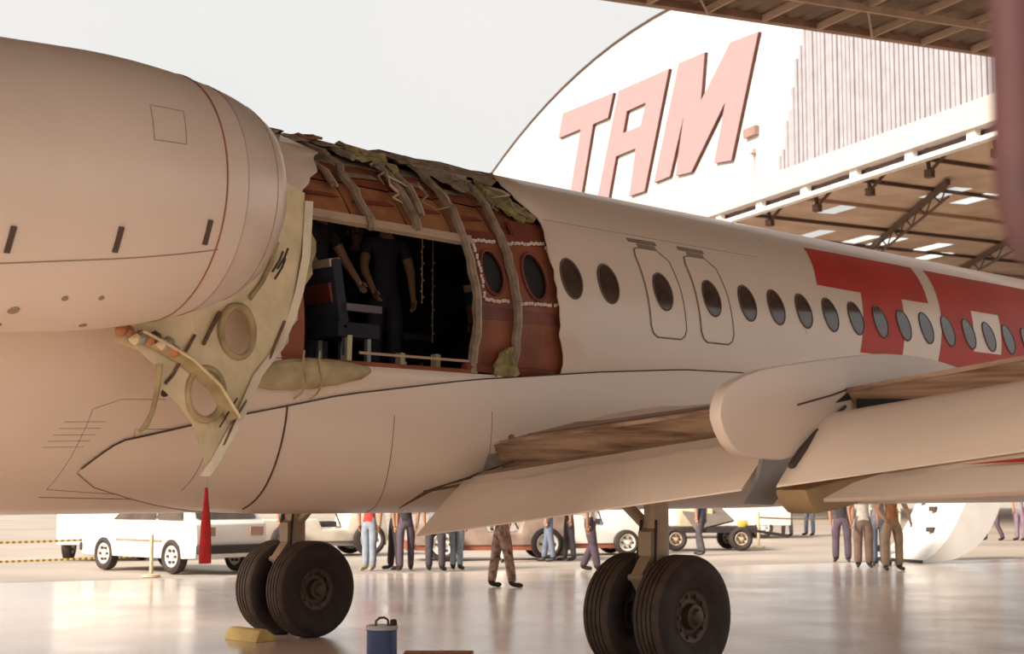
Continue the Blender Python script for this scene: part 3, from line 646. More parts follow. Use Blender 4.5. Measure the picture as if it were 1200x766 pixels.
for s in (-1, 1):
    g = MB(); yc = s*2.52
    g.tube([(0, yc, .44), (0, yc, .95)], .075, 16); g.tube([(0, yc, .9), (.0, yc, 1.98)], .105, 18)
    g.tube([(0, yc-.38, .5), (0, yc+.38, .5)], .055, 12)
    lg = g.build('main_gear_leg', M_STRUT, AC, smooth=True)
    q = MB(); q.bar((-.02, yc, 1.12), (-.26, yc, .82), .12, .05); q.bar((-.26, yc, .82), (-.04, yc, .52), .12, .05); q.tube([(-.26, yc-.08, .82), (-.26, yc+.08, .82)], .03, 8); q.build('torque_link', M_STRUT, lg)
    q = MB(); q.tube([(0, yc-s*.05, 1.2), (0, yc-s*.75, 1.75)], .05, 10); q.build('side_stay', M_STRUT, lg, smooth=True)
    q = MB(); q.tube([(-.1, yc+.08, 1.3), (-.15, yc+.1, .9), (-.17, yc+.13, .62), (-.08, yc+.12, .5)], .014, 6); q.tube([(-.1, yc-.08, 1.3), (-.16, yc-.11, .85), (-.1, yc-.13, .55)], .012, 6); q.build('brake_hose', M_TYRE, lg, smooth=True)
    q = MB()
    for k in (-1, 1): q.lathe([(k*.06, .05), (k*.06, .16), (k*.15, .17), (k*.15, .05)], 20, (0, yc, .5), 'Y')
    q.build('brake_pack', M_HUB, lg)
    q = MB(); q.prism([(-.16, 1.0), (-.05, 1.02), (-.05, 1.25), (-.16, 1.2)], lambda a, b_, t_: (a, t_, b_), yc-.07, yc+.07); q.build('uplock_roller', M_STRUT, lg)
    for k in (-1, 1): wheel(lg, (0, yc+k*.275, .505))
g = MB(); g.tube([(13.9, 0, .38), (13.9, 0, 1.6)], .07, 12); g.tube([(13.9, -.25, .38), (13.9, .25, .38)], .04, 8); ng = g.build('nose_gear_leg', M_STRUT, AC, smooth=True)
for k in (-1, 1):
    q = MB(); q.lathe([(-.09, .15), (-.1, .3), (-.07, .37), (.07, .37), (.1, .3), (.09, .15), (.03, .0)], 28, (13.9, k*.2, .375), 'Y'); q.build('wheel', M_TYRE, ng, smooth=True)
# ================================================================== TORN CABIN SIDE
rd = random.Random(21)
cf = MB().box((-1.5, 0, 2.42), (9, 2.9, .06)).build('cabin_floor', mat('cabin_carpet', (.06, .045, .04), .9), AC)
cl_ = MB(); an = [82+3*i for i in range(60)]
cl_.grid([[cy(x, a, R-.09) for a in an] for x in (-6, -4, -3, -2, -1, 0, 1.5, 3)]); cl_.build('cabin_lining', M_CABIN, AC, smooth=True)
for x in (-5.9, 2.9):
    q = MB(); q.lathe([(0, .001), (0, R-.03)], 40, (x, 0, ZC), 'X'); q.build('cabin_light_stop', M_CABIN, AC)  # discs added to stop light leaking along the fuselage tube
# port overhead bins and ceiling
q = MB().prism([(.45, 4.25), (.55, 3.98), (1.1, 3.86), (1.45, 3.9), (1.35, 4.2), (.9, 4.5)], lambda a, b_, t_: (t_, a, b_), -5.8, 2.8).build('overhead_bin', M_CABIN, AC)
q = MB().prism([(-.5, 4.30), (.5, 4.30), (.55, 4.36), (-.55, 4.36)], lambda a, b_, t_: (t_, a, b_), -5.8, 2.8).build('cabin_ceiling', M_CABIN, AC)
# backs of the starboard bins: brown sheets between the frames
bays = [(-3.25, -2.42), (-2.40, -1.82), (-1.80, -1.30), (-1.28, -.79), (-.77, -.08)]
mats_ = [M_BIN, M_BIN, mat('bin_back_b', (.46, .19, .08), .6, var=.2, scale=3), M_BIN, M_LINING]
for (x0, x1), m in zip(bays, mats_):
    cpatch([(x0, 27), (x1, 27), (x1, 44), (x0, 45)], 1.53, m, 'bin_back', AC, thick=.01)
    cpatch([(x0, 45.5), (x1, 44.5), (x1, 58), (x0, 57)], 1.545, M_LINING if m is not M_LINING else M_BIN, 'bin_back', AC, thick=.01)
    cpatch([(x0, 57.5), (x1, 58.5), (x1, 90), (x0, 90)], 1.55, M_SHRED, 'bin_back', AC, thick=.01)
    cpatch([(x0+.03, 47), (x1-.05, 49), (x1-.1, 51), (x0+.08, 50)], 1.565, M_SHRED, 'torn_strip', AC, thick=.006)
    cpatch([(x0+.05, 35), (x1-.05, 36.5), (x1-.12, 37.8), (x0+.1, 37)], 1.55, M_LINDK, 'torn_strip', AC, thick=.006)
for x0, x1, a0 in ((-3.2, -2.3, 28.5), (-2.3, -1.15, 27.6)):
    cpatch([(x0, a0-2.6), (x1, a0-3.2), (x1, a0-.3), (x0, a0+.1)], 1.60, M_LEDGE, 'bin_ledge', AC, thick=.05)
cpatch([(-1.15, 24), (-.2, 24), (-.2, 27), (-1.15, 27)], 1.56, M_LINDK, 'bin_ledge', AC, thick=.04)
# frames: two whole, others broken off at the bin
def rib(x, a0, a1, r0, m=M_FRAME, wob=.02, rr=.036):
    P = []; n = int(abs(a1-a0)/4)+1; rdd = random.Random(int(x*100))
    for k in range(n+1):
        a = a0+(a1-a0)*k/n; P.append(Vector(cy(x+rdd.uniform(-wob, wob), a, r0+rdd.uniform(-.012, .02))))
    m_ = MB(); m_.tube(P, [rr*rdd.uniform(.8, 1.2) for _ in P], 5)
    o = m_.build('fuselage_frame', m, AC, smooth=True, angle=50)
    m_ = MB(); m_.tube([p+Vector((.045, 0, 0)) for p in P], .014, 5); m_.build('frame_flange', M_LEDGE, o, smooth=True)
    return o
rib(-.79, 80, -17, R-.03, wob=.007); rib(-1.27, 80, -17, R-.04, wob=.007); rib(-1.79, 78, 26, R-.04); rib(-1.66, 60, 33, R-.05, rr=.028)
rib(-2.33, 74, 24, R-.05, wob=.035); rib(-2.5, 62, 40, R-.08, wob=.04, rr=.025); rib(-2.0, 78, 58, R-.04)
# torn skin rags over the crown
def rag(pts, r0, m, name='torn_skin_rag', amp=.03, thick=.008):
    o = cpatch(pts, r0, m, name, AC, thick=thick, step=3)
    for v in o.data.vertices:
        d = Vector((0, v.co.y, v.co.z-ZC)).normalized(); h = math.sin(v.co.x*17+v.co.z*23)*amp*.6+math.sin(v.co.x*41-v.co.y*31)*amp*.4
        v.co += d*h
    return o
def jag(pts, n=3, amp=.03, ampa=1.2):
    o_ = []
    for i, (x, a) in enumerate(pts):
        x1, a1 = pts[(i+1) % len(pts)]
        for k in range(n): t_ = k/n; o_.append((x+(x1-x)*t_+(rd.uniform(-amp, amp) if k else 0), a+(a1-a)*t_+(rd.uniform(-ampa, ampa) if k else 0)))
    return o_
rag(jag([(-1.5, 84), (-.08, 84), (-.12, 68), (-.25, 60), (-.5, 55), (-.66, 61), (-.82, 50), (-.98, 46), (-1.12, 55), (-1.3, 62), (-1.5, 67)]), R-.005, M_SHRED)
rag(jag([(-2.8, 84), (-1.5, 84), (-1.55, 70), (-1.9, 66), (-2.2, 70), (-2.6, 66)]), R-.02, M_SHRED)
rag(jag([(-1.3, 66), (-1.0, 62), (-.92, 52), (-1.15, 50), (-1.35, 58)]), R+.01, M_FRAME)
rag(jag([(-.62, 57), (-.28, 52), (-.16, 40), (-.34, 37), (-.56, 44)]), R-.035, M_INSUL, 'insulation_wad', .045, .03)
rag(jag([(-1.98, 70), (-1.62, 66), (-1.55, 55), (-1.8, 54), (-1.98, 60)]), R+.0, M_INSUL, 'insulation_wad', .05, .03)
rag(jag([(-2.3, 82), (-2.08, 82), (-2.08, 72), (-2.3, 71)]), R+.02, M_LINING, 'torn_strip', .02, .02)
rag(jag([(-2.9, 80), (-2.6, 80), (-2.62, 66), (-2.95, 62)]), R+.02, M_SHRED, 'torn_skin_rag', .05)
for k in range(16):                                                    # curled slivers along the breaks
    x = rd.uniform(-2.6, -.3); a = rd.uniform(44, 74); P = [Vector(cy(x+.04*j*rd.uniform(-1, 1), a-2.6*j, R-.01+.025*math.sin(j*1.1+k))) for j in range(5)]
    MB().tube(P, [.006, .014, .016, .012, .004], 4).build('torn_sliver', [M_SHRED, M_FRAME, M_LEDGE][k % 3], AC)
# sidewall panel with two windows
pan = cpatch([(-1.24, -15.5), (-.08, -15.8), (-.02, 38), (-.55, 38), (-.57, 31), (-1.2, 30.5)], 1.575, M_LINING, 'sidewall_panel', AC, thick=.015, label='red brown cabin sidewall panel', hole=[ell(-.99, 15.5, .135, 7.6), ell(-.46, 16, .15, 8.2)])
cpatch([(-1.22, 27), (-.06, 28), (-.03, 37.5), (-.54, 37.5), (-.56, 30.5), (-1.19, 30)], 1.585, M_LINDK, 'panel_band', pan, thick=.008)
cpatch([(-1.23, 0), (-.09, 0), (-.085, 4), (-1.22, 4)], 1.583, M_LINDK, 'panel_band', pan, thick=.006)
for x, a, rx, ra in ((-.99, 15.5, .135, 7.6), (-.46, 16, .15, 8.2)):
    cpatch(ell(x, a, rx*1.02, ra*1.02), 1.545, M_DARK, 'window_pane', pan, thick=.004)
    cseam(ell(x, a, rx*1.0, ra), .016, 1.585, pan, M_LINDK, 2, True, 'window_ring')
def dotted(pts, r0):
    m_ = MB()
    for (x0, a0), (x1, a1) in zip(pts, pts[1:]):
        L = math.hypot(x1-x0, (a1-a0)*.0275); n = int(L/.032)
        for k in range(n):
            if rd.random() < .12: continue
            t_ = (k+.5)/n; p = cy(x0+(x1-x0)*t_+rd.uniform(-.006, .006), a0+(a1-a0)*t_+rd.uniform(-.3, .3), r0)
            m_.box(p, (.026, .012, .028))
    m_.build('sealant_tabs', mat('sealant', (.72, .58, .48), .8), pan, kind='stuff')
dotted([(-1.15, 26), (-1.14, 6), (-.84, 6)], 1.592); dotted([(-1.15, 26), (-.83, 26.5)], 1.592)
dotted([(-.72, 26.5), (-.2, 29), (-.17, 7), (-.70, 6)], 1.592)
cpatch([(-3.42, -16.8), (-3.04, -16.2), (-3.1, 2), (-3.22, 7), (-3.36, 0)], 1.60, M_LINING, 'sidewall_panel', AC, thick=.012, label='torn corner of red brown sidewall panel')
MB().tube([cy(x, -16.6, 1.63) for x in (-3.4, -2.6, -2.0, -1.3)], .022, 6).build('sill_rail', M_LINING, AC)
MB().tube([cy(x, -15.6+.3*math.sin(x*9), 1.61) for x in [-1.35+.12*i for i in range(10)]], .04, 6).build('sill_rail', M_LINDK, AC)
MB().tube([cy(x, -13.6, 1.60) for x in (-2.5, -2.0, -1.3)], .012, 6).build('sill_rail', M_LEDGE, AC)
rag(jag([(-1.0, -10), (-.82, -8), (-.74, -16), (-.8, -19), (-1.02, -17)], 3, .02, .6), R+.01, M_INSUL, 'insulation_wad', .03, .04)
# stubs of the seat mounts at the sill
for x, y, h in ((-2.28, -1.12, .42), (-1.70, -1.12, .26), (-1.58, -1.0, .2), (-1.32, -1.15, .27)):
    q = MB(); q.bar((x, y, 2.45), (x+.03, y+.02, 2.45+h), .07, .05); q.box((x, y, 2.48), (.12, .1, .06)); q.build('broken_seat_mount', M_CREAM, AC)
for x, z0, z1, y in ((-1.25, 3.75, 3.2, -.9), (-.85, 3.7, 2.9, -.6)):
    q = MB()
    for k in range(12):
        zz = z0+(z1-z0)*k/11; q.box((x+.02*math.sin(k*2), y, zz), (.008, .008, .016))
    q.tube([(x, y, z0+.5), (x, y, z1)], .004, 4); q.build('hanging_wire', M_LEDGE, AC)
# wrapped blanket bulging over the lower sill
bl = MB(); rws = []
for i in range(15):
    t_ = i/14; x = -3.52+1.08*t_; a = -21.5+3.2*t_; w_ = math.sin(PI*min(1, max(.0, t_*.9+.06)))**.45
    rws.append([Vector(cy(x, a+5.2*w_*math.sin(2*PI*k/12)*(1-.4*t_), R+.03+.075*w_*math.cos(2*PI*k/12)+.012*math.sin(i*2.3+k))) for k in range(12)])
bl.grid(rws, closed=True); bl.f += [tuple(range(12)), tuple(14*12+k for k in range(12))]; bl.mi += [0, 0]
bo = bl.build('insulation_blanket', M_BLANKET, AC, smooth=True, label='cream wrapped insulation blanket over the sill')
for x in (-3.1, -2.95): MB().tube([cy(x+.03*math.sin(k), -27+2.2*k, R+.10-.012*(k-3)**2*.6) for k in range(7)], .009, 5).build('tie_cord', M_CREAMD, bo)
# ---- torn inlet fillet hanging under the nacelle: cream sheet with two lightening holes
SA = Vector((-3.1, -1.68, 0)); SU = Vector((-.97952, -.20135, 0)); SN = Vector((.20135, -.97952, 0))
def sheet_pt(s_, z, d=0.): return SA+SU*s_+SN*(d+.07*math.sin(PI*max(0, min(1, s_/1.9))))+Vector((0, 0, z))
def sheet(outline, holes, name, m, parent, d=0., th=.012, label=None):
    bm = bmesh.new(); es = []
    for L in [outline]+holes:
        vs_ = [bm.verts.new((a, b_, 0)) for a, b_ in L]; es += [bm.edges.new((vs_[i], vs_[(i+1) % len(vs_)])) for i in range(len(vs_))]
    bmesh.ops.triangle_fill(bm, edges=es, use_beauty=True)
    for k in range(1, 20): bmesh.ops.bisect_plane(bm, geom=list(bm.verts)+list(bm.edges)+list(bm.faces), plane_co=(k*.1, 0, 0), plane_no=(1, 0, 0), dist=1e-5)
    for v in bm.verts: v.co = sheet_pt(v.co.x, v.co.y, d+.012*math.sin(v.co.y*9+v.co.x*5))
    bmesh.ops.solidify(bm, geom=list(bm.faces), thickness=th); bmesh.ops.recalc_face_normals(bm, faces=bm.faces)
    me = bpy.data.meshes.new(name); bm.to_mesh(me); bm.free(); me.materials.append(m)
    return link(name, me, parent, label)
def el2(c, r_, n=26): return [(c[0]+r_[0]*math.cos(2*PI*k/n), c[1]+r_[1]*math.sin(2*PI*k/n)) for k in range(n)]
OUT = [(.08, 3.80), (.11, 3.318), (.19, 3.048), (.28, 2.846), (.43, 2.599), (.67, 2.376), (.84, 2.08), (1.05, 1.792), (1.126, 1.66), (1.18, 1.813), (1.285, 2.022), (1.40, 2.12), (1.563, 2.243), (1.607, 2.396), (1.748, 2.484), (1.952, 2.525), (1.95, 2.70), (1.6, 2.85), (1.2, 3.0), (.9, 3.2), (.62, 3.5), (.36, 3.85)]
H1, H2 = ((.865, 2.678), (.15, .165)), ((1.167, 2.217), (.15, .16))
sh = sheet(OUT, [el2(*H1), el2(*H2)], 'torn_pylon_web', M_CREAM, AC, label='cream primed torn sheet with two lightening holes')
for c, r_ in (H1, H2):
    MB().tube([sheet_pt(*p, .012) for p in el2(c, (r_[0]+.02, r_[1]+.02))], .026, 8, closed=True).build('hole_flange', M_CREAMD, sh, smooth=True)
q = MB(); F1 = [(1.74, 2.62), (1.52, 2.54), (1.314, 2.457), (1.06, 2.294), (.911, 2.133), (.86, 2.08)]
q.grid([[sheet_pt(a, b_, .01) for a, b_ in F1], [sheet_pt(a+.05, b_-.02, .075) for a, b_ in F1], [sheet_pt(a+.09, b_-.05, .015) for a, b_ in F1]]); q.build('bent_flange', M_CREAMD, sh, smooth=True)
MB().tube([sheet_pt(a+.045, b_-.015, .085) for a, b_ in F1], .012, 6).build('bent_flange', M_CREAM, sh, smooth=True)
q = MB(); F2 = [(.0, 3.75), (.03, 3.318), (.11, 3.048), (.20, 2.846), (.36, 2.599), (.60, 2.376), (.78, 2.08), (1.02, 1.76), (1.12, 1.65)]
q.grid([[sheet_pt(a, b_, -.03) for a, b_ in F2], [sheet_pt(a+.03, b_, .05) for a, b_ in F2], [sheet_pt(a+.09, b_, .012) for a, b_ in F2]]); q.build('edge_flange', mat('primer_pale', (.86, .74, .55), .5), sh, smooth=True)
MB().tube([sheet_pt(a, b_, .02) for a, b_ in ((.34, 2.80), (.45, 2.62), (.52, 2.50), (.72, 2.25), (.88, 2.06), (1.0, 1.86))], .012, 5).build('tear_edge', M_BAY, sh)
MB().tube([sheet_pt(a, b_, .012) for a, b_ in ((1.28, 2.62), (1.36, 2.50), (1.46, 2.34), (1.53, 2.27))], .012, 5).build('tear_edge', M_BAY, sh)
MB().tube([sheet_pt(a, b_, .012) for a, b_ in ((1.05, 2.80), (1.14, 2.66), (1.2, 2.56))], .015, 5).build('tear_edge', M_BAY, sh)
MB().tube([sheet_pt(a, b_, .012) for a, b_ in ((.44, 3.38), (.52, 3.2), (.62, 3.05), (.74, 2.93))], .022, 5).build('tear_edge', M_CREAMD, sh)
MB().tube([sheet_pt(*p, .03) for p in ((1.591, 2.40), (1.615, 2.206), (1.65, 2.07), (1.70, 1.98), (1.753, 1.932))], [.02, .02, .018, .022, .012], 6).build('hanging_strip', M_CREAMD, sh, smooth=True)
for k in range(7):
    a = .86+.02*k; MB().tube([sheet_pt(a+.02, 2.20-.025*k, .03), sheet_pt(a+.09, 2.14-.025*k, .05)], .008, 4).build('rivet_tab', M_SEAM, sh)
for k in range(9):
    c = sheet_pt(1.93-.055*k, 2.60-.01*k+rd.uniform(-.03, .03), .05); q = MB(); q.lathe([(-.05, .001), (-.03, .03), (.0, .045), (.03, .03), (.05, .001)], 8, c, 'X'); q.build('debris_lump', [mat('debris_orange', (.48, .20, .09), .8), M_SEAM, M_CREAM, M_GREY][k % 4] if k > 1 else MATS.get('debris_orange') or M_BIN, sh, smooth=True)
for dx, dz in ((0, 0), (.03, .05), (-.03, .08)):
    c = sheet_pt(.47+dx, 3.1+dz, .02); MB().tube([c, c+Vector((.05, -.02, .09)), c+Vector((.08, -.02, .16))], .009, 5).build('torn_cable', M_SEAM, sh)
# greenish rag stuffed by the inlet edge
rag(jag([(-3.35, 34), (-3.08, 30), (-3.02, 16), (-3.15, 2), (-3.35, 0)]), R+.05, M_CREAMD, 'torn_skin_rag', .04, .02)
# red warning streamer hanging from the sheet's tip (a thing of its own, tied on)
tip = sheet_pt(1.135, 1.66)
fl = thing('warning_streamer', 'red cloth streamer hanging from the tip of the torn cream sheet', 'flag', (tip.x, tip.y, tip.z))
MB().tube([(0, 0, .02), (.0, 0, -.10)], .004, 5).build('cord', M_ROPE, fl)
q = MB(); rws = []
for i in range(13):
    t_ = i/12; z = -.09-.52*t_; w_ = .018+.026*min(1, t_*2.2)
    rws.append([(SU.x*u_*w_+SN.x*.012*math.sin(3*t_+u_*1.5), SU.y*u_*w_+SN.y*.012*math.sin(3*t_+u_*1.5), z) for u_ in (-1, -.4, .3, 1)])
q.grid(rws); fo_ = q.build('cloth', M_FLAG, fl, smooth=True); md = fo_.modifiers.new('t', 'SOLIDIFY'); md.thickness = .012; md.offset = 0
# ================================================================== CABIN SEATS (own things, standing on the cabin floor)
def seat(x, y, label, rz=0.):
    t_ = thing('cabin_seat', label, 'seat', (x, y, 2.45), rz, 'passenger seats in the torn cabin')
    bevel(MB().box((0, 0, .42), (.46, .44, .13)).build('cushion', M_SEAT, t_), .03)
    bevel(MB().box((-.2, 0, .70), (.11, .44, .62), M=Matrix.Rotation(-.18, 3, 'Y')).build('backrest', M_SEAT, t_), .04)
    bevel(MB().box((-.255, 0, .97), (.125, .40, .07), M=Matrix.Rotation(-.18, 3, 'Y')).build('headrest_cover', M_LEDGE, t_), .015)
    for sy in (-.25, .25):
        MB().box((0, sy, .6), (.38, .05, .06)).build('armrest', mat('armrest', (.12, .1, .1), .5), t_)
        MB().bar((.12, sy*.7, 0), (.12, sy*.7, .37), .04, .04).build('leg', M_GREY, t_); MB().bar((-.12, sy*.7, 0), (-.12, sy*.7, .37), .04, .04).build('leg', M_GREY, t_)
    MB().box((-.27, 0, .72), (.03, .34, .16), M=Matrix.Rotation(-.18, 3, 'Y')).build('seat_pocket', M_LINDK, t_)
    return t_
seat(-2.15, -.92, 'dark aisle seat with a cream headrest band beside the torn opening'); seat(-2.15, .55, 'dark seat on the far side of the aisle behind the torn opening'); seat(-.2, -.85, 'dark seat behind the brown window panel'); seat(-.2, .6, 'dark far aisle seat beyond the brown window panel')
# ================================================================== PEOPLE
def cloth(name, col, **k): return mat('cloth_'+name, col, .85, var=.15, scale=9, bump=.5, bscale=18, **k)
M_FLESH = mat('skin_tone', (.42, .22, .13), .55, var=.06); M_HAIR = mat('dark_hair', (.03, .02, .015), .7); M_SHOE = mat('shoe_leather', (.035, .022, .018), .5)
M_SHOE2 = mat('shoe_tan', (.45, .32, .18), .6)
def person(label, loc, rz, shirt, trousers, shoes=M_SHOE, stride=.0, stance=.11, knee=(0, 0), lean=0., arms=((.06, 0, .0), (.06, 0, .0)), h=1.74, group=None, wide=1.0, twist=0., sit=0.):
    """arms: (elbow out, forearm bend angle, upper arm swing) for the two sides"""
    k = h/1.74; wide *= 1.12
    V = []; Ed = []; Rd = []; Zn = []
    def j(p, r_, zone, par=None):
        V.append(Vector(p)*k); Rd.append((r_ if isinstance(r_, tuple) else (r_, r_))); Zn.append(zone)
        if par is not None: Ed.append((par, len(V)-1))
        return len(V)-1
    def ln(z): return -math.sin(lean)*(z-.93)          # forward is -Y
    pel = j((0, 0, .95), (.155, .115), 'trousers')
    wa = j((0, ln(1.1), 1.10), (.14, .105), 'shirt', pel)
    ch = j((0, ln(1.32), 1.32), (.165, .115), 'shirt', wa)
    nb = j((0, ln(1.46), 1.45), (.085, .075), 'shirt', ch)
    nk = j((0, ln(1.53)-.01, 1.52), .056, 'skin', nb)
    hd = j((0, ln(1.62)-.03, 1.60), (.075, .088), 'skin', nk)
    ht = j((0, ln(1.70)-.03, 1.68), (.077, .094), 'skin', hd)
    j((0, ln(1.76)-.02, 1.735), (.05, .06), 'skin', ht)
    hands = []
    for i, s in enumerate((-1, 1)):
        yo = stride*(.5 if i else -.5); kb = knee[i]
        hp = j((s*.088, 0, .88), .098*wide, 'trousers', pel)
        th = j((s*(.088+stance)*.55, yo*.3-kb*.3, .70), .085*wide, 'trousers', hp)
        kn = j((s*stance*.95, yo*.55-kb, .49), .066*wide, 'trousers', th)
        cf_ = j((s*stance, yo*.8-kb*.5, .30), .066*wide, 'trousers', kn)
        an_ = j((s*stance, yo, .10), .060*wide, 'trousers', cf_)
        hl = j((s*stance, yo+.015, .055), .045, 'shoes', an_)
        to = j((s*(stance+.02), yo-.11, .042), (.045, .036), 'shoes', hl)
        j((s*(stance+.03), yo-.18, .036), (.036, .028), 'shoes', to)
        eo, bend, sw = arms[i]
        sh_ = j((s*.185, ln(1.42), 1.42), .068, 'shirt', ch)
        ua = Vector((s*eo, -math.sin(sw)*.28, -math.cos(sw)*.28)); el = Vector((s*.185, ln(1.42), 1.42))+ua
        e_ = j(tuple(el), .047, 'skin', sh_)
        fa_ = Vector((-s*.02, -math.sin(sw+bend)*.25, -math.cos(sw+bend)*.25)); wr = el+fa_
        w_ = j(tuple(wr), .031, 'skin', e_)
        pd = fa_.normalized(); pm = wr+pd*.07
        j(tuple(pm), (.040, .022), 'skin', w_)
        hands.append((wr, pd, s))
    me = bpy.data.meshes.new('body'); me.from_pydata(V, Ed, [])
    o = bpy.data.objects.new('person_tmp', me); COL.objects.link(o)
    md = o.modifiers.new('s', 'SKIN'); md.use_smooth_shade = True; md.branch_smoothing = .6
    for i, sv_ in enumerate(me.skin_vertices[0].data): sv_.radius = (Rd[i][0]*k, Rd[i][1]*k); sv_.use_root = (i == 0)
    o.modifiers.new('d', 'SUBSURF').levels = 1
    dg = bpy.context.evaluated_depsgraph_get(); dg.update()
    bme = bpy.data.meshes.new_from_object(o.evaluated_get(dg)); bpy.data.objects.remove(o); bpy.data.meshes.remove(me)
    bme.materials.clear()
    for m in (shirt, trousers, M_FLESH, shoes, M_HAIR): bme.materials.append(m)
    zi = {'shirt': 0, 'trousers': 1, 'skin': 2, 'shoes': 3}
    seg = [(V[a], V[b], Zn[b]) for a, b in Ed]
    for f in bme.polygons:
        c = f.center; best = 9; z = 'shirt'
        for a, b, zn in seg:
            d = b-a; t_ = max(0, min(1, (c-a).dot(d)/d.length_squared)); q = (c-a-d*t_).length
            if q < best: best = q; z = zn; z = 'shirt' if (zn == 'skin' and a.z > 1.38*k and b.z < 1.38*k and t_ < .6) else zn
        f.material_index = zi[z]; f.use_smooth = True
    # fingers, nose and ears join the same mesh
    ex = MB()
    for wr, pd, s in hands:
        wr = wr*k; side = Vector((0, 1, 0)).cross(pd).normalized() if abs(pd.y) < .9 else Vector((1, 0, 0)); fr = pd.cross(side)
        side = Vector((0, -1, 0)) if abs(pd.z) > .6 else Vector((0, 0, 1)); curl = Vector((-s, 0, 0))
        for q, L in enumerate((.068, .078, .072, .056)):
            b0 = wr+pd*.085*k+side*(.027-.018*q)*k
            ex.tube([b0-pd*.02, b0+pd*L*.45*k, b0+pd*L*.8*k+curl*.014, b0+pd*L*.95*k+curl*.032], [.010, .0095, .0085, .006], 6, mi=2)
        b0 = wr+pd*.03*k+side*.025*k
        ex.tube([b0, b0+side*.028*k+pd*.022*k, b0+side*.035*k+pd*.055*k+curl*.01], [.012, .011, .007], 6, mi=2)
    hc = V[hd]; ex.tube([hc+Vector((0, -.09, .045))*k, hc+Vector((0, -.112, .015))*k, hc+Vector((0, -.095, 0))*k], [.008, .014, .010], 6, mi=2)
    for s in (-1, 1):
        ex.tube([hc+Vector((s*.078, 0, .05))*k, hc+Vector((s*.094, .012, .03))*k, hc+Vector((s*.08, 0, -.01))*k], [.012, .014, .008], 6, mi=2)
        ex.tube([hc+Vector((s*.032, -.088, .05))*k, hc+Vector((s*.032, -.096, .05))*k], .009, 6, mi=4)
    ex.tube([hc+Vector((-.022, -.089, -.022))*k, hc+Vector((0, -.097, -.024))*k, hc+Vector((.022, -.089, -.022))*k], .006, 6, mi=4)
    bm = bmesh.new(); bm.from_mesh(bme); e2 = ex.mesh('e', True); bm.from_mesh(e2); bm.to_mesh(bme); bm.free()
    for f in bme.polygons: f.use_smooth = True
    ob = link('person', bme); ob.location = loc; ob.rotation_euler = (0, 0, rz); tag(ob, label, 'person', group)
    hr = MB(); hv = V[ht]; rws = []
    for a in range(5):
        ph = a/4*PI*.52; rws.append([hv+Vector((.092*math.sin(ph)*math.cos(q*PI/8), .02+.108*math.sin(ph)*math.sin(q*PI/8), -.02+.095*math.cos(ph)-(.03 if a == 4 and 0 < q < 8 else 0)))*k-hv*(k-1)*0 for q in range(16)])
    hr.grid(rws, closed=True); hr.build('hair', M_HAIR, ob, smooth=True)
    mn = min(v.co.z for v in bme.vertices); ob.location.z = loc[2]-mn
    return ob
JEAN = cloth('jeans', (.16, .19, .26)); JEANL = cloth('faded_jeans', (.30, .34, .40)); DKT = cloth('dark', (.04, .03, .035)); CHAR = cloth('charcoal', (.075, .065, .075)); PUR = cloth('plum', (.11, .075, .10))
KHA = cloth('khaki', (.38, .26, .16)); RUST = cloth('rust', (.42, .17, .06)); WHT = cloth('white', (.72, .66, .60)); REDS = cloth('red', (.50, .045, .03)); BLU = cloth('blue', (.06, .08, .14)); GREY = cloth('grey', (.28, .25, .24)); TAUPE = cloth('taupe', (.26, .17, .13))
camo = mat('cloth_camouflage', (.50, .33, .24), .85, scale=13, col2=(.12, .06, .04))
G = 'bystanders on the hangar floor'
def P(label, x, y, az, *a, **k): return person(label, (x, y, k.pop('z', 0)), math.radians(az)+PI/2, *a, group=k.pop('group', G), **k)
P('person in mottled brown camouflage trousers and dark boots', 7.35, 6.77, -30, camo, camo, M_SHOE, stance=.13, wide=1.18, stride=.27)
P('person in red top and faded blue jeans between the two landing gears', 9.24, 12.31, 200, REDS, JEANL, M_SHOE2, stance=.08, wide=1.05)
P('person in dark trousers next to the person in red top', 9.75, 12.15, 150, WHT, DKT, stance=.17, wide=1.1, stride=.1)
P('person in charcoal trousers standing beside the large white tug wheel', 9.65, 11.72, 60, DKT, PUR, stance=.12, stride=.2)
P('person in blue grey trousers standing close to a companion by the tug wheel', 10.0, 11.25, 30, GREY, CHAR, stance=.13, wide=1.15)
P('person in pale grey jeans behind the companion in blue grey trousers', 10.55, 11.25, 30, WHT, JEANL, stance=.07)
P('person in cream trousers in front of the red brown tug', 13.35, 12.85, 200, GREY, WHT, stance=.06)
P('person in slate jeans leaning beside the second white tug wheel', 14.3, 12.35, 120, BLU, JEAN, stance=.10, stride=.25)
P('person in charcoal jeans standing against the white rear tug wheel', 14.9, 12.3, 140, DKT, CHAR, stance=.07, stride=.18)
P('person in grey plum trousers walking with one knee bent', 12.2, 9.25, -60, WHT, PUR, stance=.10, stride=.32, knee=(.0, .12), wide=1.15)
P('person in dark blue clothes beside the cart with slanted panel', 19.35, 12.14, 100, BLU, CHAR, stance=.15, stride=.25, knee=(.1, .05))
P('person in dark navy trousers far off behind the yellow barrier tape', 32.52, 19.91, 200, WHT, BLU, stance=.12)
P('person in white top and light jeans far off behind the yellow barrier tape', 33.1, 19.3, 160, WHT, JEANL, stance=.16, stride=.1)
P('person in mid blue jeans far off at the end of the yellow barrier tape', 34.4, 19.3, 170, GREY, JEAN, stance=.16)
P('person in plum trousers at the edge of the chatting trio', 18.6, 7.75, 210, DKT, PUR, stance=.13, wide=1.15)
P('person in taupe trousers and pale shirt in the middle of the chatting trio', 17.0, 6.2, 220, WHT, TAUPE, stance=.11, wide=1.25, arms=((.1, .4, .1), (.1, .4, .1)))
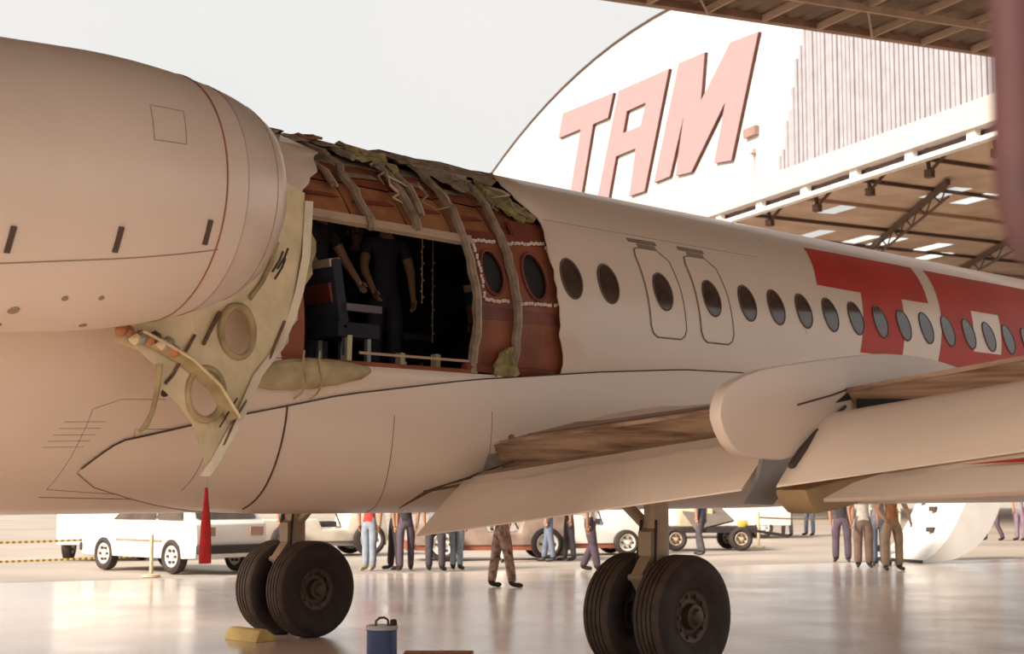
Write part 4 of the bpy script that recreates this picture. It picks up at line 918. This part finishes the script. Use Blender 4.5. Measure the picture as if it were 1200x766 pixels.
P('person in dark jeans behind the person in taupe trousers', 17.8, 6.35, 220, GREY, JEAN, stance=.09)
P('person in khaki trousers with rust jacket beside the small equipment trolley', 16.35, 5.15, 235, RUST, KHA, stance=.16, stride=.1, wide=1.2, arms=((.12, .8, .2), (.12, .5, .2)))
P('person in plum clothes crouched close to the far cowling', 33.9, 12.3, 150, PUR, PUR, stance=.15, stride=.4, knee=(.15, .1))
P('person in mauve trousers standing beyond the white curved shell', 34.4, 11.7, 170, GREY, cloth('mauve', (.22, .15, .20)), stance=.12)
P('person in blue jeans bending near the left landing gear and white car', 10.6, 18.5, 100, WHT, JEAN, stance=.15, stride=.4, knee=(.1, 0))
P('person in brick red shirt by the pale truck behind the left landing gear', 11.2, 17.6, 100, REDS, DKT, stance=.12)
GC = 'investigators inside the torn cabin'
P('person in dark short sleeved shirt standing by the seat in the torn cabin', -1.98, -.30, -70, cloth('black_shirt', (.03, .028, .035)), CHAR, z=2.45, group=GC, arms=((.09, .35, .25), (.1, .3, .35)), lean=.06)
P('person in navy clothes standing in the middle of the torn cabin', -1.0, -.1, -100, cloth('navy', (.035, .035, .055)), DKT, z=2.45, group=GC, arms=((.08, .4, .2), (.08, .2, .1)))
P('person in maroon shirt behind the other investigators in the torn cabin', -1.55, .45, -80, cloth('maroon', (.12, .03, .03)), DKT, z=2.45, group=GC, h=1.7)
P('person in dark jacket stooping next to the brown window panel in the cabin', -.75, .62, -130, cloth('black_jacket', (.04, .03, .035)), DKT, z=2.45, group=GC, lean=.25, h=1.72)
# ================================================================== VEHICLES AND LOOSE THINGS
M_CARW = mat('car_white', (.80, .76, .71), .3, var=.03, coat=.3); M_CARG = mat('car_glass', (.10, .07, .05), .1, var=.2); M_RIMW = mat('rim_white', (.80, .74, .66), .4, var=.08); M_BLK = mat('black_trim', (.03, .022, .02), .6)
def road_wheel(parent, c, r_, wd, axis='X', rim=M_RIMW, rimr=.62):
    h = wd/2; m_ = MB(); m_.lathe([(-h*.7, r_*rimr), (-h, r_*.78), (-h*.8, r_*.97), (-h*.4, r_), (h*.4, r_), (h*.8, r_*.97), (h, r_*.78), (h*.7, r_*rimr)], 28, c, axis)
    wh = m_.build('wheel', M_TYRE, parent, smooth=True)
    m_ = MB()
    for s in (-1, 1): m_.lathe([(s*h*.72, r_*rimr), (s*h*.8, r_*rimr*.93), (s*h*.45, r_*rimr*.7), (s*h*.5, r_*.2), (s*h*.75, r_*.17), (s*h*.75, .001)], 28, c, axis)
    m_.build('rim', rim, wh, smooth=True)
    m_ = MB()
    for s in (-1, 1):
        for k in range(6):
            a = 2*PI*k/6; p = Vector(c); d = (math.cos(a)*r_*rimr*.6, math.sin(a)*r_*rimr*.6); o_ = s*h*.6
            m_.box((p.x+(o_ if axis == 'X' else d[0]), p.y+(d[0] if axis == 'X' else o_), p.z+d[1]), (.05, .05, .05))
    m_.build('rim_bolts', M_SEAM, wh, kind='stuff')
    return wh
# white estate car, rear end towards the hangar
car = thing('estate_car', 'white estate car parked behind the barrier tape left of the landing gear', 'car', (6.55, 15.0, 0), math.radians(2))
prof_side = [(-1.85, .30), (-1.90, .62), (-1.86, .92), (-1.70, 1.0), (-1.45, 1.40), (-1.2, 1.45), (.15, 1.44), (.4, 1.38), (.98, .93), (1.75, .80), (1.9, .62), (1.92, .30), (1.45, .28), (1.40, .50), (1.25, .62), (1.05, .62), (.90, .50), (.85, .28), (-.80, .28), (-.85, .50), (-1.0, .62), (-1.2, .62), (-1.35, .50), (-1.40, .28)]
cb = MB().prism(prof_side, lambda a, b_, t_: (t_*(1 if b_ < 1.0 else 1-.16*(b_-1.0)/.45), a, b_), -.80, .80).build('body', M_CARW, car); bevel(cb, .03, 2, 35)
for s in (-1, 1):
    for pts in ([(-1.42, 1.0), (-1.28, 1.36), (-.62, 1.37), (-.62, 1.0)], [(-.55, 1.0), (-.55, 1.37), (.12, 1.37), (.42, 1.28), (.80, .98)]):
        MB().prism(pts, lambda a, b_, t_: (s*t_*(1-.16*max(0, b_-1.0)/.45), a, b_), .795, .812).build('side_window', M_CARG, car)
    MB().box((s*.81, -.05, .60), (.02, 1.5, .04)).build('side_moulding', M_SEAML, car)
    MB().box((s*.55, -1.895, .78), (.3, .04, .16)).build('tail_lamp', mat('tail_lamp', (.45, .25, .18), .3), car)
MB().prism([(-1.73, 1.02), (-1.49, 1.37)], lambda a, b_, t_: (t_, a, b_), -.6, .6) if False else None
q = MB(); q.add([(-.68, -1.715, 1.02), (.68, -1.715, 1.02), (.60, -1.475, 1.38), (-.60, -1.475, 1.38), (-.68, -1.70, 1.02), (.68, -1.70, 1.02), (.60, -1.46, 1.38), (-.60, -1.46, 1.38)], [(0, 1, 2, 3), (4, 7, 6, 5), (0, 4, 5, 1), (2, 6, 7, 3), (1, 5, 6, 2), (0, 3, 7, 4)]); q.build('rear_window', M_CARG, car)
q = MB(); q.add([(-.70, .99, .945), (.70, .99, .945), (.62, .43, 1.37), (-.62, .43, 1.37), (-.7, .97, .93), (.7, .97, .93), (.62, .41, 1.36), (-.62, .41, 1.36)], [(0, 1, 2, 3), (4, 7, 6, 5), (0, 4, 5, 1), (2, 6, 7, 3), (1, 5, 6, 2), (0, 3, 7, 4)]); q.build('windscreen', M_CARG, car)
bevel(MB().box((0, -1.93, .46), (1.62, .12, .16)).build('rear_bumper', M_BLK, car), .03); bevel(MB().box((0, 1.93, .44), (1.62, .12, .16)).build('front_bumper', M_BLK, car), .03)
for y in (-1.10, 1.15):
    for s in (-1, 1): road_wheel(car, (s*.72, y, .32), .32, .2)
# white van behind the car
van = thing('panel_van', 'white panel van parked behind the white estate car', 'van', (9.0, 21.0, 0), math.radians(-42))
vb = MB().prism([(-2.3, .35), (-2.35, 1.9), (-2.2, 2.1), (1.3, 2.1), (1.6, 1.95), (2.05, 1.2), (2.6, 1.05), (2.7, .35)], lambda a, b_, t_: (t_, a, b_), -.9, .9).build('body', M_CARW, van); bevel(vb, .05, 2)
for s in (-1, 1): MB().prism([(.5, 1.25), (.5, 1.85), (1.45, 1.85), (1.85, 1.25)], lambda a, b_, t_: (s*t_, a, b_), .895, .91).build('side_window', M_CARG, van)
for y in (-1.5, 1.7):
    for s in (-1, 1): road_wheel(van, (s*.8, y, .34), .34, .22)
# ramp vehicles
def tug(label, loc, rz, cols, wr, wb, tr, h, name='tow_tractor'):
    t_ = thing(name, label, 'tractor', loc, rz, 'ramp vehicles behind the aircraft')
    o = MB().prism([(-wb*.75, wr*.9), (-wb*.78, h*.72), (-wb*.1, h*.75), (-wb*.05, h*.55), (wb*.25, h*.55), (wb*.32, h), (wb*.72, h*.92), (wb*.78, wr*.9)], lambda a, b_, t2: (a, t2, b_), -tr*.38, tr*.38).build('body', cols[0], t_); bevel(o, .04, 2)
    MB().box((0, 0, wr*.85), (wb*1.5, tr*.7, .18)).build('chassis', cols[1], t_)
    bevel(MB().box((.08*wb, 0, h*.55+.1), (.4, .45, .14)).build('seat', M_BLK, t_), .03); MB().tube([(.26*wb, 0, h*.6), (.18*wb, 0, h*.95)], .02, 8).build('steering_column', M_BLK, t_)
    MB().tube([(.18*wb+.18*math.cos(2*PI*k/16)*.3, .18*math.sin(2*PI*k/16), h*.95+.18*math.cos(2*PI*k/16)*.3) for k in range(16)], .015, 6, closed=True).build('steering_wheel', M_BLK, t_)
    MB().box((-wb*.82, 0, wr*.9), (.1, tr*.8, .2)).build('bumper', cols[1], t_)
    for x in (-wb/2, wb/2):
        for s in (-1, 1): road_wheel(t_, (x, s*tr/2, wr), wr, .24, 'Y', rimr=.68)
    return t_
M_TUGR = mat('tug_red_brown', (.30, .09, .05), .5, var=.15); M_TUGW = mat('tug_cream', (.74, .66, .55), .5, var=.08)
tug('low tow tractor with red brown chassis and white wheel rims behind the aircraft', (14.2, 14.0, 0), math.radians(-38), (mat('tug_grey_brown', (.34, .24, .19), .5, var=.2), M_TUGR), .36, 2.3, 1.3, 1.1)
tug('cream tow tractor with white rims behind the left landing gear', (12.8, 18.4, 0), math.radians(-20), (M_TUGW, M_GREY), .38, 2.0, 1.4, 1.15)
tug('white ramp tractor with dark red wheels beside the right landing gear leg', (17.6, 14.3, 0), math.radians(-30), (M_CARW, M_TUGR), .30, 1.7, 1.2, 1.25)
# towed ground unit with slanted panel
ct = thing('ground_cart', 'towed ground cart with a slanted grey panel and rubber wheels', 'cart', (21.81, 14.04, 0), math.radians(-38))
MB().box((0, 0, .52), (2.6, 1.2, .14)).build('chassis', M_BLK, ct)
bevel(MB().box((-.1, .38, .82), (.9, .35, .46)).build('housing', mat('cart_cream', (.62, .52, .36), .6), ct), .04)
pq = [Vector(p) for p in ((-.51, .6, 1.18), (.55, 1.2, 1.33), (.85, -.02, .76), (-.34, -.80, .55))]; pn = (pq[1]-pq[0]).cross(pq[3]-pq[0]).normalized()*.05
o = MB().add(pq+[p+pn for p in pq], [(0, 1, 2, 3), (7, 6, 5, 4), (0, 4, 5, 1), (1, 5, 6, 2), (2, 6, 7, 3), (3, 7, 4, 0)]).build('slanted_panel', mat('panel_grey', (.17, .135, .105), .6), ct)
for k in range(3): bevel(MB().box((.95+.12*k, -.35+.3*k, .67), (.16, .2, .16)).build('canister', mat('cart_yellow', (.62, .45, .10), .6), ct), .02)
MB().tube([(1.3, 0, .5), (2.3, 0, .35)], .04, 8).build('drawbar', M_BLK, ct)
for x in (-.85, .85):
    for s in (-1, 1): road_wheel(ct, (x, s*.62, .30), .30, .22, 'Y', rim=mat('rim_tan', (.55, .42, .30), .5), rimr=.55)
# white van far off with a red mark
v2 = thing('service_van', 'white service van with red lettering marks beyond the towed cart', 'van', (30.2, 20.2, 0), math.radians(-42))
bevel(MB().prism([(-2.2, .4), (-2.2, 1.9), (1.4, 1.9), (1.9, 1.15), (2.4, 1.0), (2.4, .4)], lambda a, b_, t_: (a, t_, b_), -.85, .85).build('body', M_CARW, v2), .05)
for k in range(4): MB().prism([(-.9+.3*k, .95), (-.70+.3*k, .95), (-.66+.3*k, 1.35), (-.86+.3*k, 1.35)], lambda a, b_, t_: (a, t_, b_), -.86, -.85).build('red_mark', M_RED, v2)
for x in (-1.4, 1.5):
    for s in (-1, 1): road_wheel(v2, (x, s*.75, .33), .33, .2, 'Y')
# curved white shell standing on the floor
VR, VF = Vector((.7057, -.7085, 0)), Vector((.708, .706, 0))
c0 = Vector((19.25, 6.2, 0))
shl = thing('curved_shell', 'curved white cowling shell standing on the floor, bright inside and grey outside', 'cowling', tuple(c0))
oc = [(0, .012), (.4, .03), (.72, .1), (1.0, .24), (1.26, .45), (1.46, .72), (1.62, 1.05), (1.72, 1.3), (1.77, 1.55), (1.8, 1.75)]
ic = [(.02, .05), (.25, .20), (.5, .45), (.64, .66), (.76, .88), (.87, 1.1), (.95, 1.26), (1.02, 1.42), (1.08, 1.55), (1.12, 1.75)]
dirb = (VF*1.9-VR*.55)
q = MB(); fr_o = [VR*a+Vector((0, 0, z)) for a, z in oc]; fr_i = [VR*a+Vector((0, 0, z)) for a, z in ic]
q.grid([fr_o, fr_i, [p+dirb for p in fr_i], [p+dirb for p in fr_o], fr_o]); q.f += [(0, 10, 20, 30), (9, 39, 29, 19)]; q.mi += [0, 0]
q.build('shell', mat('shell_white', (.80, .75, .70), .4, var=.04), shl, smooth=True, angle=40)
for k, (i, f) in enumerate(((7, .3), (5, .55), (8, .7), (3, .4), (6, .85))):
    p = fr_i[i]+dirb*f; MB().box(p+Vector((-.03, 0, .03)), (.16, .16, .10)).build('fitting', M_SEAM, shl)
MB().tube([(0, 0, .035), tuple(dirb+Vector((0, 0, .035)))], .034, 8).build('edge_tube', M_BLK, shl)
# small equipment trolley beside it
tr_ = thing('equipment_trolley', 'small white trolley piled with dark fittings beside the curved shell', 'trolley', (18.3, 6.55, 0), .3)
for x in (-.25, .25):
    for y in (-.2, .2):
        MB().tube([(x, y, .06), (x, y, 1.25)], .018, 6).build('post', M_RIMW, tr_); MB().lathe([(-.02, .001), (-.02, .06), (.02, .06), (.02, .001)], 12, (x, y, .06), 'Y').build('castor', M_BLK, tr_)
for z in (.25, .72, 1.15): MB().box((0, 0, z), (.56, .46, .03)).build('shelf', M_CARW, tr_)
for k in range(12):
    z = (.27, .74, 1.17)[k % 3]; s_ = rd.uniform(.09, .2); bevel(MB().box((rd.uniform(-.2, .2), rd.uniform(-.15, .15), z+s_/2), (s_, s_*.8, s_), rz=rd.uniform(0, 3)).build('fitting', [M_SEAM, M_SEAT, M_TAN][k % 3], tr_), .01)
# barrier tapes and stanchions
m_tape = stripes('tape_yellow_black', (.74, .52, .14), (.20, .13, .06), 2.6, 'X')
m_post = mat('stanchion_beige', (.66, .50, .32), .6)
def stanchion(label, x, y, h=1.0):
    t_ = thing('stanchion', label, 'post', (x, y, 0), 0, 'barrier stanchions')
    MB().tube([(0, 0, .03), (0, 0, h)], .035, 10).build('post', m_post, t_, smooth=True); MB().lathe([(0, .001), (0, .17), (.04, .16), (.06, .05)], 20, (0, 0, 0), 'Z').build('base', m_post, t_, smooth=True)
    return t_
def tape(label, a, b_):
    a, b_ = Vector(a), Vector(b_); d = b_-a; L = d.length; n = 16; m_ = MB(); rws = []
    for i in range(n+1):
        t_ = i/n; sag = -.12*4*t_*(1-t_); rws.append([(L*t_, -.004, sag-.022), (L*t_, -.004, sag+.022), (L*t_, .004, sag+.022), (L*t_, .004, sag-.022)])
    m_.grid(rws, closed=True); o = m_.build('barrier_tape', m_tape); o.location = a; o.rotation_euler = (0, -math.asin(d.z/L), math.atan2(d.y, d.x)); return tag(o, label, 'tape', 'barrier tapes')
stanchion('beige stanchion in front of the white estate car wheel', 5.05, 13.35, .75); stanchion('beige stanchion far left where the barrier tapes end', -2.2, 20.6, .75); stanchion('beige stanchion hidden behind the white estate car', 8.2, 17.4, .75)
tape('upper yellow and black barrier tape left of the white estate car', (-2.2, 20.6, .62), (8.2, 17.4, .58)); tape('lower yellow and black barrier tape left of the white estate car', (-2.2, 20.6, .24), (8.2, 17.4, .20))
stanchion('beige stanchion beside the towed cart wheel', 24.2, 14.0, .95); stanchion('beige stanchion beyond the person in mid blue jeans', 36.0, 16.8, .95)
tape('yellow and black barrier tape running from the towed cart past three people', (24.2, 14.0, .8), (36.0, 16.8, .8))
# yellow wheel chock behind the left main wheels
ck_ = MB().prism([(-.16, 0), (.12, 0), (.10, .05), (-.02, .13), (-.10, .12)], lambda a, b_, t_: (a, t_, b_), -.28, .28).build('wheel_chock', mat('chock_yellow', (.66, .47, .15), .6, var=.15)); bevel(ck_, .015)
ck_.location = (-.62, 2.42, 0); tag(ck_, 'worn yellow wheel chock behind the left main landing gear', 'chock')
# blue can with a carrying handle
can = thing('blue_can', 'blue metal can with white rim and wire handle on the floor', 'can', (-1.05, -.16, 0))
MB().lathe([(0, .001), (0, .132), (.004, .138), (.30, .138), (.30, .132)], 32, (0, 0, 0), 'Z').build('drum', mat('can_blue', (.06, .10, .24), .35, var=.1), can, smooth=True)
MB().lathe([(.295, .142), (.30, .146), (.33, .146), (.335, .13), (.325, .12), (.325, .001)], 32, (0, 0, 0), 'Z').build('lid', mat('can_rim', (.74, .70, .68), .4), can, smooth=True)
MB().tube([(-.075, .0, .325), (-.07, 0, .375), (-.03, 0, .40), (.03, 0, .40), (.07, 0, .375), (.075, 0, .325)], .011, 8).build('handle', mat('handle_brown', (.22, .10, .08), .6), can, smooth=True)
MB().lathe([(.325, .035), (.37, .032), (.385, .02), (.385, .001)], 14, (.085, -.06, 0), 'Z').build('cap', M_BLK, can, smooth=True)
q = MB().prism([(-.32, 0), (.34, 0), (.33, .06), (-.31, .06)], lambda a, b_, t_: (a, t_, b_), -.25, .22).build('orange_mat', mat('mat_orange', (.55, .20, .06), .85, var=.25, scale=14, bump=.6)); bevel(q, .015)
q.location = (-.52, -.32, 0); q.rotation_euler = (0, 0, -.78); tag(q, 'rough orange brown kneeling mat on the floor beside the blue can', 'mat')
